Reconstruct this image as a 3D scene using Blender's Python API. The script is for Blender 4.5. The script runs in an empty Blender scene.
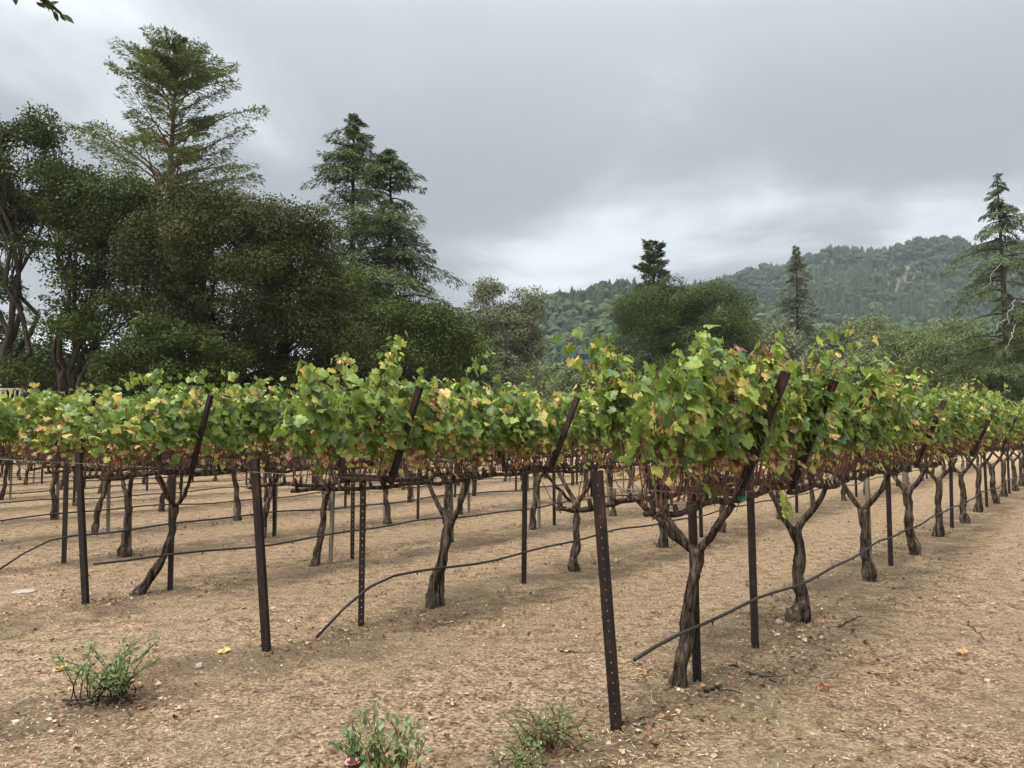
import bpy, math, random
import numpy as np
from mathutils import Vector, noise as mn

random.seed(7)
RNG = np.random.default_rng(11)
scene = bpy.context.scene
col = scene.collection

# ------------------------------------------------------------------ camera
PITCH = math.atan(46 / 769)
EYE = 1.5
cam_d = bpy.data.cameras.new("camera")
cam = bpy.data.objects.new("camera", cam_d)
col.objects.link(cam)
cam.location = (0, 0, EYE)
cam.rotation_euler = (math.pi / 2 + PITCH, 0, 0)
cam_d.sensor_width = 36
cam_d.lens = 36 * 769 / 1024
cam_d.clip_start = 0.05
cam_d.clip_end = 6000
scene.camera = cam

# ------------------------------------------------------------------ world
SUN_EL, SUN_AZ = math.radians(58), math.radians(-140)     # azimuth measured from +Y clockwise
world = bpy.data.worlds.new("World")
scene.world = world
world.use_nodes = True
wn, wl = world.node_tree.nodes, world.node_tree.links
wn.clear()
w_out = wn.new('ShaderNodeOutputWorld')
w_bg = wn.new('ShaderNodeBackground')
w_bg.inputs['Strength'].default_value = 0.1
w_sky = wn.new('ShaderNodeTexSky')
w_sky.sky_type = 'NISHITA'
w_sky.sun_disc = False
w_sky.sun_elevation = SUN_EL
w_sky.sun_rotation = SUN_AZ
tc = wn.new('ShaderNodeTexCoord')
sep = wn.new('ShaderNodeSeparateXYZ')
wl.new(tc.outputs['Generated'], sep.inputs[0])


def wmath(op, a, b=None, c=None, clamp=False):
    n = wn.new('ShaderNodeMath')
    n.operation = op
    n.use_clamp = clamp
    for i, v in enumerate((a, b, c)):
        if v is None:
            continue
        if isinstance(v, (int, float)):
            n.inputs[i].default_value = v
        else:
            wl.new(v, n.inputs[i])
    return n.outputs[0]


# cloud deck: the view direction projected onto a layer overhead
zz = wmath('ADD', wmath('MAXIMUM', sep.outputs['Z'], 0.0), 0.22)
cx = wmath('DIVIDE', sep.outputs['X'], zz)
cy = wmath('DIVIDE', sep.outputs['Y'], zz)
cmb = wn.new('ShaderNodeCombineXYZ')
wl.new(cx, cmb.inputs[0])
wl.new(cy, cmb.inputs[1])


def wnoise(scale, detail, rough, off, dist=0.0):
    m = wn.new('ShaderNodeMapping')
    m.inputs['Location'].default_value = off
    m.inputs['Scale'].default_value = (1.0, 1.0, 1.0)
    wl.new(cmb.outputs[0], m.inputs['Vector'])
    n = wn.new('ShaderNodeTexNoise')
    n.inputs['Scale'].default_value = scale
    n.inputs['Detail'].default_value = detail
    n.inputs['Roughness'].default_value = rough
    n.inputs['Distortion'].default_value = dist
    wl.new(m.outputs[0], n.inputs['Vector'])
    return n.outputs[0]


n_big = wnoise(0.42, 2.0, 0.5, (3.1, 1.7, 0), 0.2)
n_mid = wnoise(1.15, 6.0, 0.52, (0.6, 7.9, 0), 0.3)
# the cloud layer is thinner towards the left and low down (a real bearing in the sky)
thin = wmath('MULTIPLY_ADD', sep.outputs['X'], -0.26, 0.0)
low = wmath('SUBTRACT', 1.0, wmath('DIVIDE', sep.outputs['Z'], 0.30), None, True)
dens = wmath('ADD', wmath('MULTIPLY_ADD', n_big, 1.25, -.625), wmath('MULTIPLY_ADD', n_mid, 1.7, -.85))
dens = wmath('ADD', wmath('ADD', dens, 0.60), wmath('ADD', thin, wmath('MULTIPLY', low, 0.10)))
ramp = wn.new('ShaderNodeValToRGB')
wl.new(dens, ramp.inputs[0])
cr = ramp.color_ramp
cr.interpolation = 'B_SPLINE'
cr.elements[0].position = 0.47
cr.elements[0].color = (.245, .262, .272, 1)
cr.elements[1].position = 0.80
cr.elements[1].color = (.575, .61, .63, 1)
e = cr.elements.new(0.64)
e.color = (.365, .388, .402, 1)
# overcast sky grows brighter towards the zenith
zen = wmath('MULTIPLY_ADD', wmath('POWER', wmath('MAXIMUM', sep.outputs['Z'], 0.0), 3.4), 60.0, 6.3)
vm = wn.new('ShaderNodeVectorMath')
vm.operation = 'SCALE'
wl.new(ramp.outputs[0], vm.inputs[0])
wl.new(zen, vm.inputs['Scale'])
mx = wn.new('ShaderNodeMix')
mx.data_type = 'RGBA'
mx.inputs['Factor'].default_value = 0.93
wl.new(w_sky.outputs[0], mx.inputs['A'])
wl.new(vm.outputs[0], mx.inputs['B'])
wl.new(mx.outputs['Result'], w_bg.inputs['Color'])
wl.new(w_bg.outputs[0], w_out.inputs['Surface'])

# ------------------------------------------------------------------ sun behind the cloud
sun_d = bpy.data.lights.new("sun", 'SUN')
sun_d.energy = 1.9
sun_d.angle = math.radians(14)
sun_d.color = (1.0, 0.95, 0.86)
sun = bpy.data.objects.new("sun", sun_d)
col.objects.link(sun)
sdir = Vector((math.sin(SUN_AZ) * math.cos(SUN_EL), math.cos(SUN_AZ) * math.cos(SUN_EL), math.sin(SUN_EL)))
sun.rotation_euler = sdir.to_track_quat('Z', 'Y').to_euler()
sun.location = (0, 0, 30)

vs = scene.view_settings
vs.view_transform = 'Standard'
vs.look = 'None'
vs.gamma = 1
vs.use_curve_mapping = False
vs.exposure = 1.20
scene.cycles.max_bounces = 6
scene.cycles.volume_bounces = 0
scene.cycles.transparent_max_bounces = 8

# ------------------------------------------------------------------ helpers
FPX = 769.0


def ray(px, py):
    u = (px - 512) / FPX
    v = (384 - py) / FPX
    return np.array([u, math.cos(PITCH) - v * math.sin(PITCH), math.sin(PITCH) + v * math.cos(PITCH)])


def at(px, py, Y):
    """world point seen at a pixel of the photo, at distance Y in front"""
    r = ray(px, py)
    return r * (Y / r[1]) + np.array([0, 0, EYE])


def ground_at(px, py, h=0.0):
    r = ray(px, py)
    return r * ((h - EYE) / r[2]) + np.array([0, 0, EYE])


def new_mat(name):
    m = bpy.data.materials.new(name)
    m.use_nodes = True
    nt = m.node_tree
    return m, nt, nt.nodes, nt.links, nt.nodes['Principled BSDF']


def set_ramp(r, stops):
    els = r.color_ramp.elements
    while len(els) > 1:
        els.remove(els[-1])
    els[0].position = stops[0][0]
    els[0].color = (*stops[0][1], 1)
    for p, c in stops[1:]:
        e = els.new(p)
        e.color = (*c, 1)


def leaf_mat(name, stops, transl=0.3, rough=0.55, spec=0.35, blotch=0.0):
    m, nt, N, L, b = new_mat(name)
    a = N.new('ShaderNodeAttribute')
    a.attribute_name = 'tint'
    r = N.new('ShaderNodeValToRGB')
    set_ramp(r, stops)
    if blotch:
        tcn = N.new('ShaderNodeTexCoord')
        nz_ = N.new('ShaderNodeTexNoise')
        nz_.inputs['Scale'].default_value = 26
        nz_.inputs['Detail'].default_value = 4
        L.new(tcn.outputs['Object'], nz_.inputs['Vector'])
        ma = N.new('ShaderNodeMath')
        ma.operation = 'MULTIPLY_ADD'
        ma.inputs[1].default_value = blotch
        ma.inputs[2].default_value = -blotch * .5
        L.new(nz_.outputs['Fac'], ma.inputs[0])
        ad = N.new('ShaderNodeMath')
        ad.operation = 'ADD'
        L.new(a.outputs['Fac'], ad.inputs[0])
        L.new(ma.outputs[0], ad.inputs[1])
        L.new(ad.outputs[0], r.inputs[0])
    else:
        L.new(a.outputs['Fac'], r.inputs[0])
    L.new(r.outputs[0], b.inputs['Base Color'])
    b.inputs['Roughness'].default_value = rough
    b.inputs['Specular IOR Level'].default_value = spec
    if transl > 0:
        t = N.new('ShaderNodeBsdfTranslucent')
        L.new(r.outputs[0], t.inputs['Color'])
        ms = N.new('ShaderNodeMixShader')
        ms.inputs[0].default_value = transl
        L.new(b.outputs[0], ms.inputs[1])
        L.new(t.outputs[0], ms.inputs[2])
        L.new(ms.outputs[0], N['Material Output'].inputs['Surface'])
    return m


def rough_mat(name, stops, scale=8.0, stretch=(1, 1, 1), rough=0.85, bump=0.4, detail=8, dist=0.02, spec=0.3, fine=None):
    m, nt, N, L, b = new_mat(name)
    t = N.new('ShaderNodeTexCoord')
    mp = N.new('ShaderNodeMapping')
    mp.inputs['Scale'].default_value = stretch
    L.new(t.outputs['Object'], mp.inputs[0])
    n = N.new('ShaderNodeTexNoise')
    n.inputs['Scale'].default_value = scale
    n.inputs['Detail'].default_value = detail
    n.inputs['Roughness'].default_value = 0.65
    L.new(mp.outputs[0], n.inputs['Vector'])
    r = N.new('ShaderNodeValToRGB')
    set_ramp(r, stops)
    L.new(n.outputs['Fac'], r.inputs[0])
    L.new(r.outputs[0], b.inputs['Base Color'])
    b.inputs['Roughness'].default_value = rough
    b.inputs['Specular IOR Level'].default_value = spec
    if bump:
        bp = N.new('ShaderNodeBump')
        bp.inputs['Strength'].default_value = bump
        bp.inputs['Distance'].default_value = dist
        L.new(n.outputs['Fac'], bp.inputs['Height'])
        L.new(bp.outputs[0], b.inputs['Normal'])
    return m


class MB:
    """collects quads/tris in numpy blocks, then builds one mesh"""

    def __init__(self):
        self.v, self.f, self.t, self.n = [], [], [], 0

    def add(self, v, f, tint=0.5):
        v = np.asarray(v, dtype=np.float64).reshape(-1, 3)
        f = np.asarray(f, dtype=np.int64)
        if f.shape[1] == 3:
            f = np.hstack([f, -np.ones((len(f), 1), dtype=np.int64)])
        self.v.append(v)
        self.f.append(np.where(f >= 0, f + self.n, -1))
        self.t.append(np.broadcast_to(np.asarray(tint, dtype=np.float64), (len(f),)))
        self.n += len(v)

    def mesh(self, name, mat, smooth=False):
        V = np.concatenate(self.v)
        F = np.concatenate(self.f)
        T = np.concatenate(self.t)
        me = bpy.data.meshes.new(name)
        cnt = np.where(F[:, 3] < 0, 3, 4)
        me.vertices.add(len(V))
        me.vertices.foreach_set('co', V.ravel().astype(np.float32))
        loops = F[F >= 0]
        me.loops.add(len(loops))
        me.loops.foreach_set('vertex_index', loops.astype(np.int32))
        me.polygons.add(len(F))
        st = np.concatenate([[0], np.cumsum(cnt)[:-1]])
        me.polygons.foreach_set('loop_start', st.astype(np.int32))
        me.polygons.foreach_set('use_smooth', np.full(len(F), smooth, dtype=bool))
        a = me.attributes.new('tint', 'FLOAT', 'FACE')
        a.data.foreach_set('value', T.astype(np.float32))
        me.update()
        me.validate()
        me.materials.append(mat)
        return me

    def build(self, name, mat, parent=None, smooth=False):
        o = bpy.data.objects.new(name, self.mesh(name, mat, smooth))
        col.objects.link(o)
        if parent is not None:
            o.parent = parent
        return o

    # ---- shapes
    def box(self, c, s, rot=None, tint=0.5):
        c = np.array(c, float)
        h = np.array(s, float) / 2
        v = np.array([[x, y, z] for x in (-1, 1) for y in (-1, 1) for z in (-1, 1)], float) * h
        if rot is not None:
            v = v @ np.array(rot).T
        f = [[0, 1, 3, 2], [4, 6, 7, 5], [0, 4, 5, 1], [2, 3, 7, 6], [0, 2, 6, 4], [1, 5, 7, 3]]
        self.add(v + c, f, tint)

    def bar(self, a, b, w, t, side=(0, 0, 1)):
        """a straight beam from a to b, w wide along side, t thick"""
        a, b = np.array(a, float), np.array(b, float)
        d = b - a
        L = np.linalg.norm(d)
        d = d / L
        s = np.array(side, float)
        s = s - d * s.dot(d)
        s /= np.linalg.norm(s)
        k = np.cross(d, s)
        self.box((a + b) / 2, (w, t, L), rot=np.stack([s, k, d], axis=1))

    def tube(self, P, R, sides=8, lump=0.0, lscale=4.0, ls_len=1.5, seed=0.0, cap=True, tint=0.5):
        P = np.asarray(P, float)
        n = len(P)
        R = np.broadcast_to(np.asarray(R, float), (n,))
        T = np.gradient(P, axis=0)
        T /= np.maximum(np.linalg.norm(T, axis=1, keepdims=True), 1e-9)
        ref = np.array([0, 0, 1.0]) if abs(T[0][2]) < 0.8 else np.array([1.0, 0, 0])
        u = np.cross(T[0], ref)
        u /= np.linalg.norm(u)
        V = np.zeros((n, sides, 3))
        ang = np.arange(sides) / sides * 2 * math.pi
        ca, sa = np.cos(ang), np.sin(ang)
        acc = 0
        for i in range(n):
            u = u - T[i] * u.dot(T[i])
            u /= np.linalg.norm(u)
            w = np.cross(T[i], u)
            if i:
                acc += np.linalg.norm(P[i] - P[i - 1])
            r = np.full(sides, R[i])
            if lump:
                for j in range(sides):
                    q = Vector((ca[j] * lscale * .45 + seed, sa[j] * lscale * .45, acc * ls_len + seed))
                    r[j] *= 1 + lump * (mn.noise(q) * 1.4 + 0.6 * mn.noise(q * 2.7))
            V[i] = P[i] + np.outer(r * ca, u) + np.outer(r * sa, w)
        idx = np.arange(n * sides).reshape(n, sides)
        a = idx[:-1]
        b = idx[1:]
        f = np.stack([a, np.roll(a, -1, 1), np.roll(b, -1, 1), b], -1).reshape(-1, 4)
        vv = V.reshape(-1, 3)
        if cap:
            vv = np.vstack([vv, P[0], P[-1]])
            k = n * sides
            f0 = np.stack([np.roll(idx[0], -1), idx[0], np.full(sides, k)], -1)
            f1 = np.stack([idx[-1], np.roll(idx[-1], -1), np.full(sides, k + 1)], -1)
            f = np.vstack([f, np.hstack([f0, -np.ones((sides, 1), int)]), np.hstack([f1, -np.ones((sides, 1), int)])])
            self.add(vv, f, tint)
        else:
            self.add(vv, f, tint)

    def leaves(self, shape, centers, tip, nrm, size, tint):
        """shape: (verts (k,3), faces) drawn with tip +Y and normal +Z; one per centre"""
        sv, sf = shape
        C = np.asarray(centers, float)
        N = len(C)
        if N == 0:
            return
        Y = tip / np.maximum(np.linalg.norm(tip, axis=1, keepdims=True), 1e-9)
        X = np.cross(Y, nrm)
        X /= np.maximum(np.linalg.norm(X, axis=1, keepdims=True), 1e-9)
        Z = np.cross(X, Y)
        sz = np.broadcast_to(np.asarray(size, float), (N,))
        sv = np.asarray(sv, float)
        V = C[:, None, :] + sz[:, None, None] * (sv[None, :, 0:1] * X[:, None] + sv[None, :, 1:2] * Y[:, None] + sv[None, :, 2:3] * Z[:, None])
        sf = np.asarray(sf)
        F = (sf[None] + (np.arange(N) * len(sv))[:, None, None]).reshape(-1, sf.shape[1])
        self.add(V.reshape(-1, 3), F, np.repeat(np.broadcast_to(tint, (N,)), len(sf)))


def rv(n, s=1.0):
    return RNG.normal(0, s, (n, 3))


def tag(o, label=None, cat=None, group=None, kind=None):
    if label:
        o['label'] = label
    if cat:
        o['category'] = cat
    if group:
        o['group'] = group
    if kind:
        o['kind'] = kind
    return o


def empty(name, loc=(0, 0, 0), rz=0.0):
    o = bpy.data.objects.new(name, None)
    col.objects.link(o)
    o.location = loc
    o.rotation_euler = (0, 0, rz)
    o.empty_display_size = 0.2
    return o


def inst(name, me, parent=None):
    o = bpy.data.objects.new(name, me)
    col.objects.link(o)
    if parent is not None:
        o.parent = parent
    return o


ORD = ['first', 'second', 'third', 'fourth', 'fifth', 'sixth', 'seventh', 'eighth', 'ninth', 'tenth', 'eleventh',
       'twelfth', 'thirteenth', 'fourteenth', 'fifteenth', 'sixteenth', 'seventeenth', 'eighteenth', 'nineteenth',
       'twentieth', 'twenty-first', 'twenty-second', 'twenty-third', 'twenty-fourth', 'twenty-fifth', 'twenty-sixth']

DIAMOND = ([(0, 0, 0), (.32, .45, .05), (0, 1, 0), (-.32, .45, .05)], [[0, 1, 2, 3]])
SLIM = ([(0, 0, 0), (.13, .4, .02), (0, 1, -.06), (-.13, .4, .02)], [[0, 1, 2, 3]])
BLADE = ([(-.03, 0, 0), (.03, 0, 0), (.0, 1, .05)], [[0, 1, 2]])
CHIP = ([(-.3, -.4, 0), (.35, -.3, .02), (.25, .45, .06), (-.3, .35, .0)], [[0, 1, 2, 3]])


def grape_leaf(hi=True):
    if hi:
        pol = [(-90, .10), (-62, .42), (-38, .50), (-20, .42), (0, .55), (18, .60), (36, .44), (58, .58), (74, .60), (90, .78),
               (106, .60), (122, .58), (144, .44), (162, .60), (180, .55), (200, .42), (218, .50), (242, .42)]
    else:
        pol = [(-90, .12), (-45, .48), (8, .58), (40, .46), (90, .78), (140, .46), (172, .58), (225, .48)]
    v = [(0, 0.0, 0.0)]
    for i, (a, r) in enumerate(pol):
        x, y = r * math.cos(math.radians(a)), r * math.sin(math.radians(a))
        v.append((x, y, -0.55 * abs(x) ** 1.6 - 0.25 * max(y, 0) ** 2 + (0.05 if i % 2 else -0.03)))
    n = len(pol)
    f = [[0, 1 + i, 1 + (i + 1) % n] for i in range(n)]
    return (v, f)


GL_HI, GL_LO = grape_leaf(True), grape_leaf(False)

# ------------------------------------------------------------------ materials
M = {}
M['vine_leaf'] = leaf_mat('vine_leaf', [
    (0.0, (.060, .100, .022)), (.16, (.115, .180, .030)), (.38, (.215, .295, .048)), (.58, (.33, .39, .070)),
    (.70, (.47, .46, .10)), (.79, (.62, .50, .13)), (.87, (.50, .34, .14)), (.93, (.34, .17, .075)), (.97, (.22, .05, .03)), (1.0, (.13, .075, .045))],
    transl=.36, rough=.46, spec=.45, blotch=.75)
M['cane'] = rough_mat('cane', [(.35, (.065, .028, .019)), (.65, (.16, .075, .047))], scale=14, bump=0)
M['vine_bark'] = rough_mat('vine_bark', [(.36, (.012, .008, .006)), (.46, (.045, .033, .024)), (.58, (.105, .080, .060)), (.75, (.24, .20, .16))],
                           scale=34, stretch=(1, 1, .14), bump=1.0, dist=.05, rough=.95, spec=.1)
M['rust'] = rough_mat('rusted_steel', [(.3, (.006, .004, .004)), (.5, (.013, .008, .007)), (.62, (.040, .016, .011)), (.8, (.085, .034, .020))],
                      scale=22, stretch=(1, 1, .35), bump=.5, dist=.004, rough=.75, spec=.35)
M['stake'] = rough_mat('weathered_wood', [(.3, (.10, .085, .065)), (.5, (.20, .175, .14)), (.75, (.33, .29, .24))],
                       scale=20, stretch=(1, 1, .08), bump=.8, dist=.01, rough=.95, spec=.1)
M['wire'] = rough_mat('galvanised_wire', [(.3, (.12, .11, .10)), (.7, (.25, .24, .23))], scale=5, bump=0, rough=.5)
M['hose'] = rough_mat('black_polyethylene', [(.3, (.012, .011, .011)), (.7, (.035, .031, .029))], scale=9, bump=0, rough=.6, spec=.3)
M['tie'] = rough_mat('green_tape', [(.3, (.02, .18, .13)), (.7, (.05, .30, .22))], scale=9, bump=0, rough=.5)
M['tree_bark'] = rough_mat('tree_bark', [(.3, (.018, .014, .011)), (.5, (.042, .033, .026)), (.75, (.09, .074, .058))],
                           scale=3, stretch=(1, 1, .25), bump=1, dist=.1, rough=.95, spec=.1)
M['redwood_bark'] = rough_mat('redwood_bark', [(.3, (.08, .045, .032)), (.7, (.20, .125, .09))],
                              scale=3, stretch=(1, 1, .1), bump=1, dist=.1, rough=.95, spec=.1)
M['dead_wood'] = rough_mat('bleached_wood', [(.3, (.16, .145, .13)), (.7, (.30, .28, .25))], scale=2, bump=0, rough=.9)

M['oak_dark'] = leaf_mat('evergreen_oak_leaf', [(0, (.032, .048, .016)), (.5, (.060, .084, .026)), (1, (.10, .125, .040))], .12, .7, .12)
M['oak_brown'] = leaf_mat('olive_brown_leaf', [(0, (.025, .030, .010)), (.5, (.050, .054, .017)), (1, (.092, .094, .030))], .12, .7, .12)
M['oak_green'] = leaf_mat('green_oak_leaf', [(0, (.028, .040, .011)), (.5, (.058, .076, .019)), (1, (.108, .130, .036))], .2, .7, .12)
M['redwood_leaf'] = leaf_mat('redwood_needles', [(0, (.060, .082, .026)), (.5, (.115, .142, .045)), (1, (.19, .215, .070))], .2, .6, .2)
M['fir_leaf'] = leaf_mat('fir_needles', [(0, (.036, .056, .017)), (.5, (.072, .100, .030)), (1, (.125, .155, .048))], .15, .6, .25)
M['grey_leaf'] = leaf_mat('grey_green_leaf', [(0, (.075, .086, .045)), (.5, (.14, .155, .082)), (1, (.22, .23, .13))], .2, .6, .25)
M['mid_leaf'] = leaf_mat('olive_leaf', [(0, (.065, .085, .030)), (.5, (.125, .155, .055)), (1, (.20, .22, .09))], .2, .6, .25)
M['forest'] = leaf_mat('forest_leaf', [(0, (.014, .031, .017)), (.35, (.030, .053, .024)), (.7, (.070, .092, .034)), (1, (.12, .125, .050))], .1, .7, .15)
M['weed_leaf'] = leaf_mat('weed_leaf', [(0, (.08, .125, .045)), (.5, (.14, .19, .070)), (1, (.24, .28, .115))], .3, .5, .3)
M['straw'] = leaf_mat('dry_straw', [(0, (.15, .105, .065)), (.45, (.31, .235, .145)), (.85, (.44, .355, .23)), (1, (.56, .48, .35))], .1, .8, .1)
M['litter'] = leaf_mat('fallen_leaf', [(0, (.07, .04, .028)), (.35, (.17, .095, .06)), (.55, (.25, .115, .068)), (.7, (.36, .25, .15)), (.9, (.48, .38, .26)), (1, (.55, .48, .36))], .15, .7, .2)
M['dry_grass'] = leaf_mat('dry_grass', [(0, (.20, .17, .08)), (.5, (.36, .31, .17)), (1, (.50, .43, .25))], .25, .8, .1)
M['pink'] = leaf_mat('pink_petal', [(0, (.72, .25, .36)), (1, (.85, .45, .55))], .25, .5, .3)
M['stone'] = rough_mat('stone', [(.3, (.17, .13, .10)), (.7, (.36, .31, .26))], scale=20, bump=.6)

# ------------------------------------------------------------------ rows of the vineyard
RA = math.atan2(.788, .616)
D = np.array([.616, .788, 0.0])
NN = np.array([.788, -.616, 0.0])
ROW_OFF = [-2.0, -4.58, -7.02, -9.33, -11.6, -14.0, -16.4, -18.8, -21.2, -23.6, -26.0, -28.4]
ROW_S0 = [3.40, 3.15, 3.02, 2.95, 2.9, 2.8, 2.8, 2.7, 2.7, 2.6, 2.6, 2.5]


def rp(row, s, side=0.0, h=0.0):
    """row frame: s metres past the row's end post, side towards the camera-right"""
    return NN * (ROW_OFF[row] + side) + D * (ROW_S0[row] + s) + np.array([0, 0, h])


# ------------------------------------------------------------------ ground
def ground_height(x, y):
    q = Vector((x * .35, y * .35, 0))
    q2 = Vector((x * 2.6, y * 2.6, 4))
    q3 = Vector((x * 11, y * 11, 7))
    r = math.hypot(x, y)
    k = 1.0 if r < 40 else max(0, 1 - (r - 40) / 40)
    return k * (0.016 * mn.noise(q) + .010 * mn.noise(q2) + .006 * mn.noise(q3))


def build_ground():
    n = 460
    t = np.linspace(-1, 1, n)
    a = 8.6
    gx = np.sinh(t * a) / math.sinh(a) * 2600
    t2 = np.linspace(-.72, 1, n)
    gy = np.sinh(t2 * a) / math.sinh(a) * 2600 + 3.5
    X, Y = np.meshgrid(gx, gy, indexing='ij')
    Z = np.array([[ground_height(x, y) for y in gy] for x in gx])
    V = np.stack([X, Y, Z], -1).reshape(-1, 3)
    i = np.arange(n * n).reshape(n, n)
    F = np.stack([i[:-1, :-1], i[1:, :-1], i[1:, 1:], i[:-1, 1:]], -1).reshape(-1, 4)
    m, nt, N, L, b = new_mat('dry_vineyard_soil')
    g = N.new('ShaderNodeNewGeometry')

    def nz(scale, detail=6, rough=.6, off=(0, 0, 0)):
        mp = N.new('ShaderNodeMapping')
        mp.inputs['Location'].default_value = off
        L.new(g.outputs['Position'], mp.inputs[0])
        k = N.new('ShaderNodeTexNoise')
        k.inputs['Scale'].default_value = scale
        k.inputs['Detail'].default_value = detail
        k.inputs['Roughness'].default_value = rough
        L.new(mp.outputs[0], k.inputs['Vector'])
        return k.outputs['Fac']

    def rampn(src, stops):
        r = N.new('ShaderNodeValToRGB')
        set_ramp(r, stops)
        L.new(src, r.inputs[0])
        return r.outputs[0]

    def mixc(f, a_, b_, mode='MIX'):
        x = N.new('ShaderNodeMix')
        x.data_type = 'RGBA'
        x.blend_type = mode
        for s, v in ((x.inputs['Factor'], f), (x.inputs['A'], a_), (x.inputs['B'], b_)):
            if isinstance(v, (int, float)):
                s.default_value = v
            elif isinstance(v, tuple):
                s.default_value = (*v, 1)
            else:
                L.new(v, s)
        return x.outputs['Result']

    def mth(op, a_, b_=None, c_=None):
        x = N.new('ShaderNodeMath')
        x.operation = op
        for k, v in enumerate((a_, b_, c_)):
            if v is None:
                continue
            if isinstance(v, (int, float)):
                x.inputs[k].default_value = v
            else:
                L.new(v, x.inputs[k])
        return x.outputs[0]

    fine = nz(42, 8, .75)
    base = rampn(fine, [(.37, (.085, .052, .032)), (.45, (.30, .198, .118)), (.53, (.52, .370, .230)), (.63, (.72, .56, .385))])
    med = rampn(nz(7.5, 5, .7, (3, 3, 0)), [(.40, (.40, .38, .37)), (.5, (.82, .81, .80)), (.60, (1, 1, 1))])
    base = mixc(.8, base, med, 'MULTIPLY')
    patch = nz(.9, 6, .65, (5, 3, 0))
    dirt = rampn(nz(60, 6, .7, (1, 2, 0)), [(.35, (.21, .15, .098)), (.65, (.42, .32, .215))])
    c = mixc(rampn(patch, [(.46, (0, 0, 0)), (.64, (.6, .6, .6))]), base, dirt)
    # darker brown blotches, strongest close to the line of each row
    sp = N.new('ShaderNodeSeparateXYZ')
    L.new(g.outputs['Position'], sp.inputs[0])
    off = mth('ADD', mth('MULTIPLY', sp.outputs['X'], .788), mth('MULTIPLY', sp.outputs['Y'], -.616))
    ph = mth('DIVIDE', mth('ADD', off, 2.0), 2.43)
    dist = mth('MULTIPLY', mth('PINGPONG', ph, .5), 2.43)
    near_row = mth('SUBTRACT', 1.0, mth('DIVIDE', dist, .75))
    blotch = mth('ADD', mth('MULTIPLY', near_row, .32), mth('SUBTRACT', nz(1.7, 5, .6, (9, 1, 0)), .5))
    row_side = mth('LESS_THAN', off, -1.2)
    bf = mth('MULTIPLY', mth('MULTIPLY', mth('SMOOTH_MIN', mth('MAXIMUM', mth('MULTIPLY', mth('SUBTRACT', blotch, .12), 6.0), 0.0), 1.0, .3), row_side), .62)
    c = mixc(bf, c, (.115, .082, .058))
    # thin yellow-green patches
    gp = rampn(nz(.55, 5, .6, (20, 8, 0)), [(.58, (0, 0, 0)), (.70, (.24, .24, .24))])
    c = mixc(gp, c, (.34, .31, .13))
    # pale specks and crumbs
    vo = N.new('ShaderNodeTexVoronoi')
    vo.inputs['Scale'].default_value = 38
    L.new(g.outputs['Position'], vo.inputs['Vector'])
    sp1 = mth('LESS_THAN', vo.outputs['Distance'], .22)
    vr = N.new('ShaderNodeSeparateColor')
    L.new(vo.outputs['Color'], vr.inputs[0])
    spk = mth('MULTIPLY', sp1, mth('GREATER_THAN', vr.outputs[0], .82))
    c = mixc(mth('MULTIPLY', spk, .6), c, (.55, .47, .36))
    dsp = mth('MULTIPLY', sp1, mth('LESS_THAN', vr.outputs[0], .12))
    c = mixc(mth('MULTIPLY', dsp, .7), c, (.10, .065, .045))
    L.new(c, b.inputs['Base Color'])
    b.inputs['Roughness'].default_value = 1
    b.inputs['Specular IOR Level'].default_value = .05
    bp = N.new('ShaderNodeBump')
    bp.inputs['Strength'].default_value = 1.0
    bp.inputs['Distance'].default_value = .05
    L.new(mth('ADD', fine, mth('MULTIPLY', nz(9, 6, .65), 2.0)), bp.inputs['Height'])
    L.new(bp.outputs[0], b.inputs['Normal'])
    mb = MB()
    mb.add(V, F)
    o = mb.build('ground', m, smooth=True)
    tag(o, 'dry tan vineyard soil with straw and dark patches', kind='structure')


build_ground()

# ------------------------------------------------------------------ hills and their forest
RIDGES = [
    (800, 300, [(0, 405), (300, 395), (400, 385), (500, 358), (600, 325), (680, 296), (740, 281), (800, 273), (870, 266), (930, 259), (1024, 252), (1200, 240), (1500, 250), (1900, 330)]),
    (480, 170, [(0, 415), (300, 400), (430, 350), (540, 327), (600, 313), (650, 311), (700, 325), (760, 345), (850, 375), (1000, 400), (1500, 420)]),
    (330, 110, [(500, 428), (700, 415), (780, 395), (850, 366), (940, 352), (1024, 346), (1250, 335), (1500, 345), (1800, 400)]),
]


def hill_height(x, y):
    best = np.zeros_like(x)
    for Y, w, pts in RIDGES:
        xs = np.array([(p[0] - 512) / FPX * Y for p in pts])
        zs = np.array([EYE + (430 - p[1]) / FPX * Y for p in pts])
        zr = np.interp(x, xs, zs, left=0, right=0)
        h = zr * np.exp(-((y - Y) / w) ** 2)
        best = np.maximum(best, h) + .12 * np.minimum(best, h)
    return best * (1 + .05 * np.sin(x * .021 + y * .017) + .03 * np.sin(x * .05 - y * .06)) - 1.5


def build_hills():
    gx = np.linspace(-650, 1500, 150)
    gy = np.linspace(140, 1300, 100)
    X, Y = np.meshgrid(gx, gy, indexing='ij')
    Z = hill_height(X, Y)
    n, k = X.shape
    i = np.arange(n * k).reshape(n, k)
    F = np.stack([i[:-1, :-1], i[1:, :-1], i[1:, 1:], i[:-1, 1:]], -1).reshape(-1, 4)
    mb = MB()
    mb.add(np.stack([X, Y, Z], -1), F)
    m = rough_mat('hill_soil', [(.3, (.05, .06, .03)), (.7, (.12, .12, .06))], scale=.05, bump=0)
    tag(mb.build('hills', m, smooth=True), 'forested hills rising behind the vineyard', kind='structure')


build_hills()


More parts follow.
